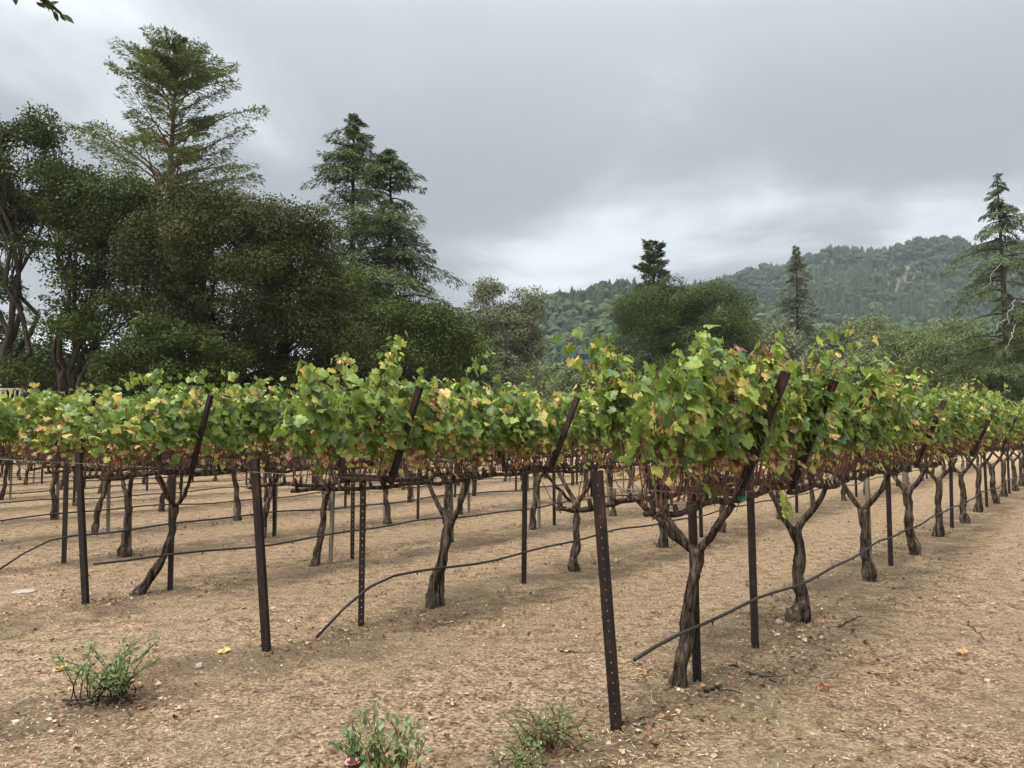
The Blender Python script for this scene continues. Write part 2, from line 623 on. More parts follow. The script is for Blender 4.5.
def solid(prof_, k, rng, jit):
    ang = np.arange(k) / k * 6.283
    V = np.array([[r * math.cos(a) * (1 + rng.normal(0, jit)), r * math.sin(a) * (1 + rng.normal(0, jit)), z] for z, r in prof_ for a in ang])
    i = np.arange(len(prof_) * k).reshape(-1, k)
    return V, np.stack([i[:-1], np.roll(i[:-1], -1, 1), np.roll(i[1:], -1, 1), i[1:]], -1).reshape(-1, 4)


def forest_proto(kind, rng):
    """flecks of foliage round a small solid core; unit: metres"""
    c, t, n, s = [], [], [], []
    if kind == 'conifer':
        H = 19.0
        k = 230
        z = H * (1 - np.sqrt(rng.random(k)) * .93)
        r = (H - z) ** .8 * .42 * rng.uniform(.7, 1.15, k) + .2
        a = rng.random(k) * 2 * math.pi
        C = np.stack([r * np.cos(a), r * np.sin(a), z], -1)
        tip = np.stack([np.cos(a), np.sin(a), np.full(k, -.55)], -1) + rng.normal(0, .25, (k, 3))
        nr = np.stack([np.cos(a) * .9, np.sin(a) * .9, np.full(k, .8)], -1) + rng.normal(0, .15, (k, 3))
        size = rng.uniform(.9, 1.6, k) * (.55 + .45 * (1 - z / H))
        prof_ = [(1.5, 3.4), (5, 3.2), (9, 2.5), (13, 1.6), (16, .8), (18, .05)]
        core = solid(prof_, 7, rng, .22)
    else:
        H = 15.0
        lobes = [(rng.normal(0, 2.0), rng.normal(0, 2.0), rng.uniform(6, 11.5), rng.uniform(2.4, 3.6)) for _ in range(7)]
        Cs, Ns = [], []
        for (x, y, z, R) in lobes:
            k = 32
            d = rng.normal(0, 1, (k, 3))
            d[:, 2] = np.abs(d[:, 2]) * 1.1 - .35
            d /= np.linalg.norm(d, axis=1, keepdims=True)
            Cs.append(np.array([x, y, z]) + d * R * rng.uniform(.8, 1.08, (k, 1)))
            Ns.append(d)
        C = np.concatenate(Cs)
        nr = np.concatenate(Ns) + rng.normal(0, .18, (len(C), 3))
        tip = rng.normal(0, 1, (len(C), 3))
        size = rng.uniform(.7, 1.2, len(C))
        vs_, fs_, o_ = [], [], 0
        for (x, y, z, R) in lobes:
            pr_ = [(z + R * math.sin(e), R * math.cos(e)) for e in (-1.2, -.6, 0, .45, .9, 1.5)]
            v_, f_ = solid(pr_, 7, rng, .15)
            vs_.append(v_ + [x, y, 0]); fs_.append(f_ + o_); o_ += len(v_)
        core = (np.concatenate(vs_), np.concatenate(fs_))
    return C, tip, nr, size, core, kind


def build_forest():
    rng = np.random.default_rng(5)
    protos = [forest_proto('conifer', rng) for _ in range(4)] + [forest_proto('round', rng) for _ in range(5)]
    mb = MB()
    pts = []
    y = 215.0
    while y < 850:
        step = 6.6 + y * .002
        x = -.30 * y
        while x < .95 * y:
            pts.append((x + rng.normal(0, 1.9), y + rng.normal(0, 1.9)))
            x += step
        y += step
    pts = np.array(pts)
    hh = hill_height(pts[:, 0], pts[:, 1])
    cells = {}
    for (x, y), h in zip(pts, hh):
        if h < -1.2:
            continue
        w = mn.noise(Vector((x * .012, y * .012, 3)))
        conif = rng.random() < (.62 + .9 * w if y > 380 else .3 + .5 * w)
        P_ = protos[rng.integers(0, 4)] if conif else protos[rng.integers(4, 9)]
        C, tip, nr, size, core, kind = P_
        s = rng.uniform(.55, .85) if conif else rng.uniform(.55, 1.0)
        a = rng.random() * 6.28
        ca, sa = math.cos(a), math.sin(a)
        R = np.array([[ca, -sa, 0], [sa, ca, 0], [0, 0, 1]])
        base = np.array([x, y, h - .8])
        tb = np.clip((.20 if conif else .40) + rng.normal(0, .09) + .45 * w + (.12 if y < 420 else 0), 0, .95)
        tint = np.clip(tb + rng.normal(0, .05, len(C)), 0, 1)
        mb.leaves(DIAMOND, (C @ R.T) * s + base, tip @ R.T, nr @ R.T, size * s * 1.35, tint)
        # solid body of the crown
        cv, cf = core
        cn_ = cv @ R.T
        mb.add(cn_ * s + base, cf, np.clip(tb - .04 + rng.normal(0, .03, len(cf)), 0, 1))
    o = mb.build('hill_forest', M['forest'])
    tag(o, 'dense mixed conifer and oak forest covering the hazy hills', 'forest', kind='stuff')


build_forest()

# ------------------------------------------------------------------ trees
def path(a, b, n=8, bend=0.0, sag=0.0, rng=RNG):
    a, b = np.array(a, float), np.array(b, float)
    t = np.linspace(0, 1, n)[:, None]
    L = np.linalg.norm(b - a)
    w = np.cumsum(rng.normal(0, 1, (n, 3)), axis=0)
    w -= w[0] + (w[-1] - w[0]) * t
    return a + (b - a) * t + w * bend * L / n + np.sin(t * math.pi) * np.array([0, 0, sag * L])


def clump_leaves(mb, c, r, n, size, base_t, rng, shape=DIAMOND, flat=.65, shell=.35):
    d = rng.normal(0, 1, (n, 3))
    d /= np.linalg.norm(d, axis=1, keepdims=True)
    rad = (shell + (1 - shell) * rng.random((n, 1)) ** .6) * rng.uniform(.75, 1.15, (n, 1))
    P = c + d * rad * r * np.array([1, 1, flat])
    nr = d * .8 + rng.normal(0, .6, (n, 3)) + np.array([0, 0, .35])
    tip = rng.normal(0, 1, (n, 3)) + d * .6
    mb.leaves(shape, P, tip, nr, size * rng.uniform(.6, 1.3, n), np.clip(base_t + rng.normal(0, .08, n), 0, 1))


def broad_tree(name, label, base, lobes, mat, n_clump, n_leaf, size, clump_r, bark='tree_bark', trunk_r=.3, trunks=None,
               twigs=.5, group=None, seed=0, flat=.65, tint=.45, cat='tree', fork=.35, low=0.25, snags=None):
    """lobes: world-space (centre, (rx, ry, rz)); base: world-space foot"""
    rng = np.random.default_rng(seed + 100)
    base = np.array(base, float)
    root = empty(name, base)
    tag(root, label, cat, group)
    vol = np.array([l[1][0] * l[1][2] for l in lobes])
    cnt = np.maximum((vol / vol.sum() * n_clump).astype(int), 3)
    mt, ml, mbr = MB(), MB(), MB()
    allc = np.array([l[0] for l in lobes]) - base
    mid = allc.mean(0)
    top = allc[:, 2].max()
    feet = trunks or [(0, 0, mid[0], mid[1])]
    tips = []
    for (fx, fy, tx, ty) in feet:
        zc = max(allc[:, 2].min() * fork + .5, 1.0)
        p = path((fx, fy, -.1), (fx + (tx - fx) * .6, fy + (ty - fy) * .6, zc), 9, .25, rng=rng)
        mt.tube(p, np.linspace(trunk_r * 1.15, trunk_r * .8, 9), 10, lump=.12, seed=seed)
        tips += [p[k_] for k_ in (3, 5, 7, 8)]
    for (c, r), k in zip(lobes, cnt):
        c = np.array(c, float) - base
        ok_ = [q for q in tips if q[2] < c[2] - .4] or tips[:1]
        st = min(ok_, key=lambda q: np.linalg.norm(q - c))
        lp = path(st, c, 9, .35, .05, rng=rng)
        R0 = trunk_r * .55
        mt.tube(lp, np.linspace(R0, R0 * .25, 9), 7, lump=.1, seed=seed + 1)
        d = rng.normal(0, 1, (k, 3))
        d[:, 2] += low
        d /= np.linalg.norm(d, axis=1, keepdims=True)
        cc = c + d * rng.uniform(.55, 1.0, (k, 1)) * np.array(r)
        for q in cc:
            cr = clump_r * rng.uniform(.65, 1.3)
            bt = tint + rng.normal(0, .17)
            clump_leaves(ml, q, cr, max(int(n_leaf * (cr / clump_r) ** 2), 4), size, bt, rng, flat=flat)
            if rng.random() < twigs:
                j = rng.integers(4, 9)
                tp = path(lp[j], q, 5, .3, .04, rng=rng)
                mbr.tube(tp, np.linspace(R0 * .22, .012, 5), 4, cap=False)
    if mbr.n:
        mt.v += mbr.v; mt.f += [np.where(f >= 0, f + mt.n, -1) for f in mbr.f]; mt.t += mbr.t; mt.n += mbr.n
    mt.build('trunk', M[bark], root, True)
    ml.build('crown', M[mat], root)
    if snags:
        sb = MB()
        for pts in snags:
            P_ = np.array([at(*q) for q in pts]) - base
            t = np.linspace(0, len(P_) - 1, 14)
            Q = np.stack([np.interp(t, range(len(P_)), P_[:, i]) for i in range(3)], -1)
            Q += rng.normal(0, .10, Q.shape)
            sb.tube(Q, np.linspace(.06, .02, 14), 5)
        s = sb.build('dead_branch', M['dead_wood'], root, True)
        s['label'] = 'bare pale dead branches'
    return root


def lobes_px(Y, L):
    """(px, py, radius px wide, radius px high, depth offset) -> world lobes"""
    out = []
    for q in L:
        px, py, rw, rh = q[:4]
        dy = q[4] if len(q) > 4 else 0
        c = at(px, py, Y + dy)
        out.append((c, (rw / FPX * Y, rw / FPX * Y * .9, rh / FPX * Y)))
    return out


def conifer(name, label, base, H, prof, mat, n_br, cards, size, up=0.2, droop=.3, seed=0, bark='tree_bark', trunk_r=.35,
            lean=(0, 0), z0=.15, shape=SLIM, cat='tree', tint=.45, gap=.25, extra=None, group=None, inner=.15, br_r=.05, curve=0.0, hang=.25):
    """prof: (t, half width) pairs from the foot (t=0) to the tip (t=1)"""
    rng = np.random.default_rng(seed + 500)
    base = np.array(base, float)
    root = empty(name, base)
    tag(root, label, cat, group)
    mt, mb, ml = MB(), MB(), MB()
    n = 14
    t = np.linspace(0, 1, n)
    P = np.stack([lean[0] * t + np.sin(t * 5 + seed) * curve, lean[1] * t, H * t], -1)
    mt.tube(P, trunk_r * (1 - t) ** .9 + .02, 9, lump=.06, seed=seed)
    pt, pw = [q[0] for q in prof], [q[1] for q in prof]
    zt = z0 + (1 - z0) * rng.random(n_br) ** .9
    az = rng.random(n_br) * 6.283
    nt_ = n_br // 8
    zt[-nt_:] = np.linspace(.87, .995, nt_)
    for k in range(n_br):
        tt = min(zt[k], .995)
        w = np.interp(tt, pt, pw) * rng.uniform(1 - gap * 2, 1.12)
        if w < .15:
            w = .15
        o = np.array([np.interp(tt, t, P[:, i]) for i in range(3)])
        d = np.array([math.cos(az[k]), math.sin(az[k]), 0])
        rise = up * (.35 + .65 * tt) + rng.normal(0, .08)
        m_ = 7
        s = np.linspace(0, 1, m_)
        br = o + d * (s * w)[:, None] + np.array([0, 0, 1]) * (w * (rise * s - droop * s ** 2))[:, None]
        br += np.cumsum(rng.normal(0, .02 * w, (m_, 3)), 0) * s[:, None]
        mb.tube(br, np.linspace(br_r * (.35 + .65 * w / max(pw)), .008, m_), 4, cap=False)
        nc = max(int(cards * w / max(pw)), 5)
        u = inner + (1 - inner) * rng.random(nc) ** .75
        pos = np.stack([np.interp(u, s, br[:, i]) for i in range(3)], -1)
        side = np.array([-d[1], d[0], 0])
        sg = rng.choice([-1, 1], nc)
        sp = (rng.random(nc) ** .8) * .26 * w * (1.15 - u * .75)
        pos = pos + side * (sg * sp)[:, None] + rng.normal(0, .05 * w ** .5, (nc, 3)) - np.array([0, 0, 1]) * (sp * hang)[:, None]
        tip = d * .7 + side * (sg * .8)[:, None] + np.array([0, 0, -hang * 1.2 + up * .5]) + rng.normal(0, .35, (nc, 3))
        nr = np.array([0, 0, 1.]) + rng.normal(0, .45, (nc, 3))
        ml.leaves(shape, pos, tip, nr, size * rng.uniform(.6, 1.3, nc), np.clip(tint + rng.normal(0, .08) + rng.normal(0, .14, nc) + .12 * (u - .5), 0, 1))
    mt.v += mb.v; mt.f += [np.where(f >= 0, f + mt.n, -1) for f in mb.f]; mt.t += mb.t; mt.n += mb.n
    mt.build('trunk', M[bark], root, True)
    ml.build('crown', M[mat], root)
    if extra:
        sb = MB()
        for pts in extra:
            P_ = np.array([at(*q) for q in pts]) - base
            tq = np.linspace(0, len(P_) - 1, 12)
            Q = np.stack([np.interp(tq, range(len(P_)), P_[:, i]) for i in range(3)], -1) + rng.normal(0, .07, (12, 3))
            sb.tube(Q, np.linspace(.036, .012, 12), 5)
        s = sb.build('dead_branch', M['dead_wood'], root, True)
        s['label'] = 'bare pale dead branches'
    return root


def foot(px, Y):
    p = at(px, 430, Y)
    return (p[0], p[1], 0)


# --- left group
broad_tree('oak_tree', 'tall dark green tree at the far left edge with leaning bare limbs', foot(28, 34),
           lobes_px(34, [(10, 165, 50, 42), (62, 190, 42, 36), (100, 215, 45, 40), (-30, 200, 50, 60), (20, 225, 30, 22, 1), (70, 255, 40, 28), (125, 255, 36, 40),
                         (118, 310, 36, 26), (85, 340, 45, 20, -1), (88, 292, 34, 26), (60, 325, 30, 18), (48, 215, 40, 30, 1), (-20, 300, 26, 40), (25, 128, 34, 18), (140, 215, 30, 30), (15, 372, 40, 16)]),
           'oak_green', 260, 300, .14, .85, trunk_r=.26, seed=1, twigs=.8, tint=.36,
           trunks=[(-1.2, 0, -.2, 0), (.6, .4, 1.8, .4), (1.6, -.3, 2.6, -.3)], fork=.55)
conifer('redwood_tree', 'tallest tree, airy upswept redwood rising behind the left oaks', foot(152, 47), (430 - 27) / 769 * 47 + 1.5,
        [(0, 5.6), (.35, 6.0), (.52, 6.2), (.62, 5.8), (.70, 5.0), (.80, 4.4), (.88, 3.0), (.94, 1.6), (.98, .6), (1, .12)], 'redwood_leaf', 185, 640, .27, up=1.0, droop=.30,
        seed=2, bark='redwood_bark', trunk_r=.42, lean=(1.0, 0), z0=.3, tint=.42, inner=.3, br_r=.09, gap=.32, hang=.4)
broad_tree('oak_tree', 'broad dense brownish-olive oak in the middle of the left tree group', foot(205, 32),
           lobes_px(32, [(180, 208, 36, 26), (225, 222, 40, 26), (205, 255, 56, 34, -1), (268, 228, 34, 24), (290, 262, 42, 36), (320, 300, 36, 40), (240, 290, 52, 34, -1.5),
                         (170, 300, 36, 34), (215, 335, 50, 24), (290, 335, 50, 36), (335, 350, 30, 40), (150, 250, 28, 34), (160, 355, 34, 24), (245, 372, 60, 20), (310, 232, 20, 20)]),
           'oak_brown', 380, 480, .105, .85, trunk_r=.34, seed=3, twigs=.4, tint=.42, fork=.4,
           trunks=[(-.6, 0, -.8, 0), (1.4, .6, 3, .5), (-2.6, .5, -2.6, .3)])
broad_tree('oak_tree', 'low drooping green tree between the two large left oaks', foot(165, 30),
           lobes_px(30, [(150, 340, 28, 24), (195, 350, 36, 24), (225, 365, 30, 18), (120, 372, 26, 16), (170, 378, 40, 14)]),
           'oak_green', 110, 230, .11, .62, trunk_r=.18, seed=4, twigs=.5, tint=.32)
conifer('fir_tree', 'tall narrow pointed fir behind the left oaks, taller of the twin spires', foot(350, 50), (430 - 107) / 769 * 50 + 1.5,
        [(0, 4.0), (.25, 6.4), (.5, 5.8), (.62, 4.6), (.74, 3.8), (.86, 2.6), (.95, 1.2), (1, .3)], 'fir_leaf', 270, 520, .26, up=.45, droop=.45, seed=5,
        trunk_r=.35, z0=.1, tint=.45, inner=.1, gap=.42, hang=.6)
conifer('fir_tree', 'crooked fir with long ragged right-hand boughs, shorter of the twin spires', foot(392, 47), (430 - 143) / 769 * 47 + 1.5,
        [(0, 3.8), (.3, 6.2), (.5, 6.0), (.62, 5.4), (.75, 4.2), (.82, 2.6), (.93, 1.9), (.97, 1.1), (1, .3)], 'fir_leaf', 230, 560, .26, up=.42, droop=.5, seed=16,
        trunk_r=.32, z0=.1, tint=.36, inner=.15, gap=.42, hang=.6, lean=(-.5, 0), curve=.2, br_r=.09)
broad_tree('oak_tree', 'rounded green tree below the twin firs', foot(400, 42),
           lobes_px(42, [(340, 300, 26, 30), (395, 325, 36, 26), (430, 335, 34, 26), (400, 358, 56, 30), (455, 350, 24, 30), (350, 345, 40, 44)]),
           'oak_green', 280, 260, .14, .90, trunk_r=.3, seed=6, tint=.42, twigs=.6)
broad_tree('eucalyptus_tree', 'airy grey-green tree right of the firs with see-through top', foot(503, 60),
           lobes_px(60, [(490, 292, 16, 16), (525, 305, 16, 16), (505, 330, 34, 26), (530, 340, 18, 28), (480, 345, 24, 28), (505, 370, 40, 20), (470, 320, 14, 16)]),
           'grey_leaf', 200, 170, .18, .80, trunk_r=.28, seed=7, tint=.42, twigs=.8, bark='dead_wood')
broad_tree('oak_tree', 'small dark round tree in the gap left of the grey-green tree', foot(450, 55),
           lobes_px(55, [(455, 345, 24, 24), (438, 365, 26, 22), (470, 372, 24, 18)]), 'oak_dark', 80, 90, .25, .9, seed=8)
# --- background thicket low on the left
bg = [(15, 352, 42, 30, 'dark ragged bush at the left edge behind the white railing'), (75, 372, 40, 22, 'dark bush beneath the leaning oak limbs'),
      (140, 385, 40, 18, 'low dark bush under the redwood trunk'), (215, 390, 46, 16, 'low dark bush under the brownish oak'), (290, 388, 46, 18, 'dark bush under the brownish oak, right side'),
      (350, 385, 40, 20, 'dark bush between the oak and the twin firs')]
for i, (px, py, rw, rh, lab) in enumerate(bg):
    Y = 40 + (i % 2) * 3
    broad_tree('bush', lab, foot(px, Y), lobes_px(Y, [(px, py, rw, rh), (px + rw * .7, py + 8, rw * .5, rh * .8), (px - rw * .6, py + 6, rw * .5, rh * .7), (px, py + 26, rw, rh)]),
               'oak_dark', 75, 150, .16, .8, trunk_r=.1, seed=20 + i, cat='bush', twigs=.3, tint=.25, group='bushes behind the left end of the vineyard')

conifer('pine_tree', 'thin distant conifer seen through the gap at the far left edge', foot(6, 62), (430 - 225) / 769 * 62 + 1.5,
        [(0, 2.6), (.5, 2.2), (.8, 1.1), (1, .1)], 'grey_leaf', 90, 60, .5, up=.1, droop=.3, seed=31, trunk_r=.25, tint=.4)

# --- centre and right
broad_tree('oak_tree', 'dark round-topped oak standing alone before the hills', foot(690, 62),
           lobes_px(62, [(645, 312, 28, 26), (675, 303, 28, 22), (705, 308, 28, 22), (735, 322, 26, 22), (650, 340, 32, 26), (695, 340, 40, 30), (740, 345, 24, 22), (690, 368, 60, 18)]),
           'oak_dark', 160, 900, .135, 1.25, trunk_r=.4, seed=9, tint=.42, twigs=.3)
conifer('fir_tree', 'small leaning conifer spire poking out behind the round oak', foot(660, 72), (430 - 240) / 769 * 72 + 1.5,
        [(0, 2.0), (.6, 2.0), (.8, 1.9), (.9, 1.5), (.97, .9), (1, .3)], 'fir_leaf', 90, 300, .36, up=.75, droop=.25, seed=10, trunk_r=.3, lean=(-.5, 0), z0=.35, tint=.25, inner=.1)
conifer('fir_tree', 'slender sparse brownish fir in front of the hills', foot(800, 88), (430 - 243) / 769 * 88 + 1.5,
        [(0, 3.6), (.4, 3.4), (.6, 2.9), (.8, 1.9), (.92, .95), (1, .1)], 'grey_leaf', 170, 240, .36, up=.15, droop=.4, seed=11, trunk_r=.3, z0=.2, tint=.3, inner=.1, gap=.4)
conifer('fir_tree', 'tall ragged fir with bleached dead boughs at the right edge', foot(1012, 58), (430 - 168) / 769 * 58 + 1.5,
        [(0, 4.0), (.25, 4.6), (.4, 5.2), (.55, 4.8), (.66, 4.0), (.76, 3.3), (.84, 2.4), (.9, 1.4), (.96, .7), (1, .1)], 'fir_leaf', 165, 480, .25, up=.25, droop=.5, seed=14, trunk_r=.34,
        z0=.12, tint=.30, inner=.15, gap=.46, hang=.8, lean=(-.4, 0), br_r=.08,
        extra=[[(1012, 262, 57), (1000, 262, 56), (992, 275, 55), (985, 290, 54.5)], [(1010, 320, 57), (1000, 322, 55), (993, 335, 54)], [(1014, 325, 56), (1012, 340, 54), (1004, 350, 53.6)],
               [(1016, 300, 56), (1008, 312, 54.5), (1008, 326, 54)]])
mid = [(620, 365, 24, 18, 90, 'mid'), (585, 380, 26, 14, 95, 'mid'), (775, 350, 26, 24, 84, 'grey'), (835, 352, 30, 22, 92, 'mid'), (870, 340, 34, 22, 110, 'mid'),
       (905, 355, 34, 26, 78, 'mid'), (948, 350, 34, 30, 72, 'mid'), (985, 368, 30, 26, 66, 'oakg'), (1030, 360, 36, 36, 64, 'oakg'), (860, 375, 30, 18, 76, 'mid'),
       (815, 372, 30, 18, 80, 'grey'), (1085, 340, 50, 44, 70, 'mid')]
labs = ['small olive tree low between the round oak and the grey-green tree', 'low olive tree left of the round oak against the hills',
        'greyish tree just right of the round dark oak', 'olive tree right beside the slender sparse fir', 'olive tree farther back, right of the slender fir',
        'olive tree with a curved dead branch above the first vineyard row', 'large olive tree left of the tall ragged fir', 'green tree at the foot of the tall ragged fir',
        'green tree at the right edge under the ragged fir', 'low olive tree in front, right of the slender fir', 'low greyish tree beneath the slender fir', 'tree mostly outside the right edge']
for i, ((px, py, rw, rh, Y, kd), lab) in enumerate(zip(mid, labs)):
    sn = None
    if i == 5:
        sn = [[(907, 385, 74), (906, 370, 73.5), (900, 358, 73), (892, 352, 73)], ]
    if i == 2:
        sn = [[(778, 372, 80), (776, 355, 79.5), (773, 345, 79)], [(776, 355, 79.5), (781, 346, 79)]]
    rg = random.Random(i)
    L = [(px, py, rw, rh), (px - rw * .6, py + rh * .5, rw * .7, rh * .7), (px + rw * .6, py + rh * .4, rw * .7, rh * .7), (px + rg.uniform(-5, 5), py - rh * .4, rw * .6, rh * .6), (px, py + rh, rw, rh * .6)]
    broad_tree('olive_tree', lab, foot(px, Y), lobes_px(Y, L), {'mid': 'mid_leaf', 'grey': 'grey_leaf', 'oakg': 'oak_green'}[kd],
               130, 130, .0029 * Y, .0135 * Y, trunk_r=.25, seed=40 + i, twigs=.5, tint=.45 if kd != 'oakg' else .6, snags=sn, bark='tree_bark')


# --- distant individual trees at the foot of the hills (copies of three)
def tree_copy(root, loc, s, rz, label):
    r = root.copy()
    col.objects.link(r)
    r.location = loc
    r.scale = s
    r.rotation_euler = (0, 0, rz)
    r['label'] = label
    for ch in root.children:
        c = ch.copy()
        col.objects.link(c)
        c.parent = r
    return r


far_protos = []
rg = np.random.default_rng(3)
for k, (mt_, lab) in enumerate([('mid_leaf', 'olive'), ('forest', 'dark green'), ('grey_leaf', 'grey-green')]):
    lb = [(np.array([rg.normal(0, 2.2), rg.normal(0, 2.2), rg.uniform(5, 10)]), (2.8, 2.8, 2.2)) for _ in range(6)] + [(np.array([0, 0, 4.]), (4, 4, 2.5))]
    lb = [(c + np.array([-200 + k * 20, 150., 0]), r) for c, r in lb]
    far_protos.append(broad_tree('distant_tree', lab, (-200 + k * 20, 150., 0), lb, mt_, 60, 50, .62, 1.5, trunk_r=.3, seed=70 + k,
                                 twigs=.2, group='trees at the foot of the hills', tint=.45))
far = []
for i in range(34):
    px = 440 + i * 19 + rg.uniform(-6, 6)
    Y = rg.uniform(115, 190)
    far.append((px, Y, i % 3, rg.uniform(.8, 1.25)))
cnts = [0, 0, 0]
for i, (px, Y, k, s) in enumerate(far):
    lab = f"{ORD[cnts[k]]} {['olive', 'dark green', 'grey-green'][k]} tree from the left along the foot of the hills"
    cnts[k] += 1
    loc = foot(px, Y)
    if i < 3:
        r = far_protos[k]
        r.location = loc
        r.scale = (s, s, s)
        r['label'] = lab
    else:
        tree_copy(far_protos[k], loc, (s, s, s * rg.uniform(.8, 1.15)), rg.random() * 6, lab)

# ------------------------------------------------------------------ tree behind the photographer whose branch tip hangs into the frame
def overhang():
    root = empty('oak_tree', (-4.2, -.6, 0))
    tag(root, 'oak whose dark leafy branch tip hangs into the top left corner', 'tree')
    base = np.array([-4.2, -.6, 0])
    tr = MB()
    tr.tube(path((0, 0, -.1), (.3, .2, 4.2), 12, .1), np.linspace(.22, .13, 12), 12, lump=.1)
    tr.build('trunk', M['tree_bark'], root, True)
    br = MB()
    lf = MB()
    e = at(62, 14, 3.2) - base
    k1 = at(20, -18, 3.1) - base
    k0 = at(-140, -120, 2.9) - base
    P_ = np.vstack([path((.3, .2, 4.1), k0, 8, .1), path(k0, k1, 7, .1)[1:], path(k1, e, 7, .1)[1:]])
    br.tube(P_, np.linspace(.06, .004, len(P_)), 6)
    br.build('branch', M['tree_bark'], root, True)
    rng = np.random.default_rng(2)
    n = 26
    idx = rng.integers(len(P_) - 11, len(P_), n)
    tip = np.tile((e - k1)[None], (n, 1)) * 3 + rng.normal(0, .5, (n, 3))
    tip[:, 2] -= .3
    lf.leaves(SLIM_W, P_[idx] + rng.normal(0, .008, (n, 3)), tip, rng.normal(0, 1, (n, 3)), rng.uniform(.035, .06, n), rng.uniform(.0, .5, n))
    lf.leaves(SLIM_W, np.array([e, at(36, 2, 3.15) - base, at(15, -6, 3.15) - base, at(46, 6, 3.2) - base]), np.array([[.6, .1, -.45], [.3, 0, -.2], [.1, 0, -.9], [.8, 0, .3]]),
              np.array([[.3, -1, .4]] * 4), np.array([.062, .05, .05, .06]), .3)
    lf.build('leaves', M['oak_dark'], root)


SLIM_W = ([(0, 0, 0), (.2, .3, .03), (.18, .65, .02), (0, 1, -.05), (-.18, .65, .02), (-.2, .3, .03)], [[0, 1, 2, 3], [0, 3, 4, 5]])
overhang()

# ------------------------------------------------------------------ cottage and railing in the trees at left
def cottage():
    p = foot(66, 44)
    root = empty('cottage', p)
    tag(root, 'small grey-green cottage with a low roof half hidden under the left oaks', 'building')
    wall = rough_mat('cottage_wall', [(.3, (.13, .13, .10)), (.7, (.20, .19, .15))], scale=4, stretch=(1, 1, 6), bump=.3)
    roofm = rough_mat('cottage_roof', [(.3, (.12, .09, .08)), (.7, (.26, .22, .20))], scale=6, bump=.5)
    white = rough_mat('cottage_trim', [(.3, (.50, .52, .48)), (.7, (.62, .63, .58))], scale=3, bump=0)
    m = MB(); m.box((0, 0, 1.5), (5.0, 4.0, 3.0)); m.build('wall', wall, root)
    r = MB()
    v = [(-2.9, -2.6, 2.9), (2.9, -2.6, 2.9), (2.9, 2.6, 2.9), (-2.9, 2.6, 2.9), (-2.9, 0, 4.4), (2.9, 0, 4.4),
         (-2.9, -2.6, 3.05), (2.9, -2.6, 3.05), (2.9, 2.6, 3.05), (-2.9, 2.6, 3.05), (-2.9, 0, 4.55), (2.9, 0, 4.55)]
    r.add(v, [[0, 1, 5, 4], [4, 5, 2, 3], [6, 10, 11, 7], [10, 9, 8, 11], [0, 6, 7, 1], [3, 2, 8, 9]])
    r.add(v, [[0, 4, 10, 6], [4, 3, 9, 10], [1, 7, 11, 5], [5, 11, 8, 2]])
    r.build('roof', roofm, root)
    d = MB(); d.box((1.9, -2.03, 1.3), (.9, .06, 2.4)); d.build('door', white, root)
    w = MB()
    for z in (1.0, 2.0):
        w.box((-.6, -2.04, z), (1.3, .07, .08))
    for x in (-1.2, -.6, 0.):
        w.box((x, -2.04, 1.5), (.08, .07, 1.0))
    wf = w.build('window', white, root)
    g = MB(); g.box((-.6, -2.01, 1.5), (1.2, .03, .95))
    g.build('pane', rough_mat('dark_glass', [(.3, (.02, .025, .03)), (.7, (.04, .045, .05))], scale=2, bump=0, rough=.1), wf)
    po = MB(); po.box((2.6, -2.45, 1.45), (.14, .14, 2.9)); po.build('porch_post', white, root)


cottage()


def railing():
    p = foot(2, 33)
    root = empty('railing', p)
    tag(root, 'white wooden balustrade showing at the left edge above the vines', 'railing')
    white = rough_mat('railing_paint', [(.3, (.55, .52, .46)), (.7, (.70, .68, .62))], scale=3, bump=0)
    zt = 1.5 + (430 - 389) / 769 * 33
    for z, nm in ((zt, 'rail'), (zt - .55, 'rail')):
        m = MB(); m.box((0, 0, z), (1.6, .08, .07)); m.build(nm, white, root)
    for i in range(8):
        m = MB(); m.box((-.7 + i * .2, 0, zt - .275), (.05, .05, .48)); m.build('baluster', white, root)
    d = MB(); d.box((-.2, .6, zt - .75), (2.2, 1.4, .12)); d.build('deck', M['stake'], root)
    for x in (-1.1, .7):
        m = MB(); m.box((x, .1, (zt - .81) / 2), (.12, .12, zt - .81)); m.build('post', M['stake'], root)


railing()

# ------------------------------------------------------------------ steel posts
def channel_mesh(w=.058, d=.035, H=1.3, hole=True, name='post'):
    """folded steel channel: web with punched slots, two flanges"""
    mb = MB()
    t = .004
    hw = w / 2
    xs = [-hw, -.0035, .0035, hw]
    zs = [0]
    z = .06
    while z < H - .03:
        zs += [z, z + .010]
        z += .052
    zs.append(H)
    for i in range(len(zs) - 1):
        for j in range(3):
            if hole and j == 1 and i % 2 == 1:
                continue
            a, b_ = xs[j], xs[j + 1]
            for yy, flip in ((0, 0), (t, 1)):
                q = [[a, yy, zs[i]], [b_, yy, zs[i]], [b_, yy, zs[i + 1]], [a, yy, zs[i + 1]]]
                mb.add(q, [[0, 1, 2, 3]] if not flip else [[3, 2, 1, 0]])
    for s in (-1, 1):
        mb.box((s * (hw + t / 2 + .0004), d / 2, H / 2), (t, d, H))
        mb.box((s * (hw - .007), d + t / 2, H / 2), (.018, t, H))
    return mb.mesh(name, M['rust'])


POST_END = channel_mesh(.046, .030, 1.33, name='end_post')
POST_LINE = channel_mesh(.038, .024, 1.18, name='post')
ARM_LEN = .88
BAR_HALF = .27


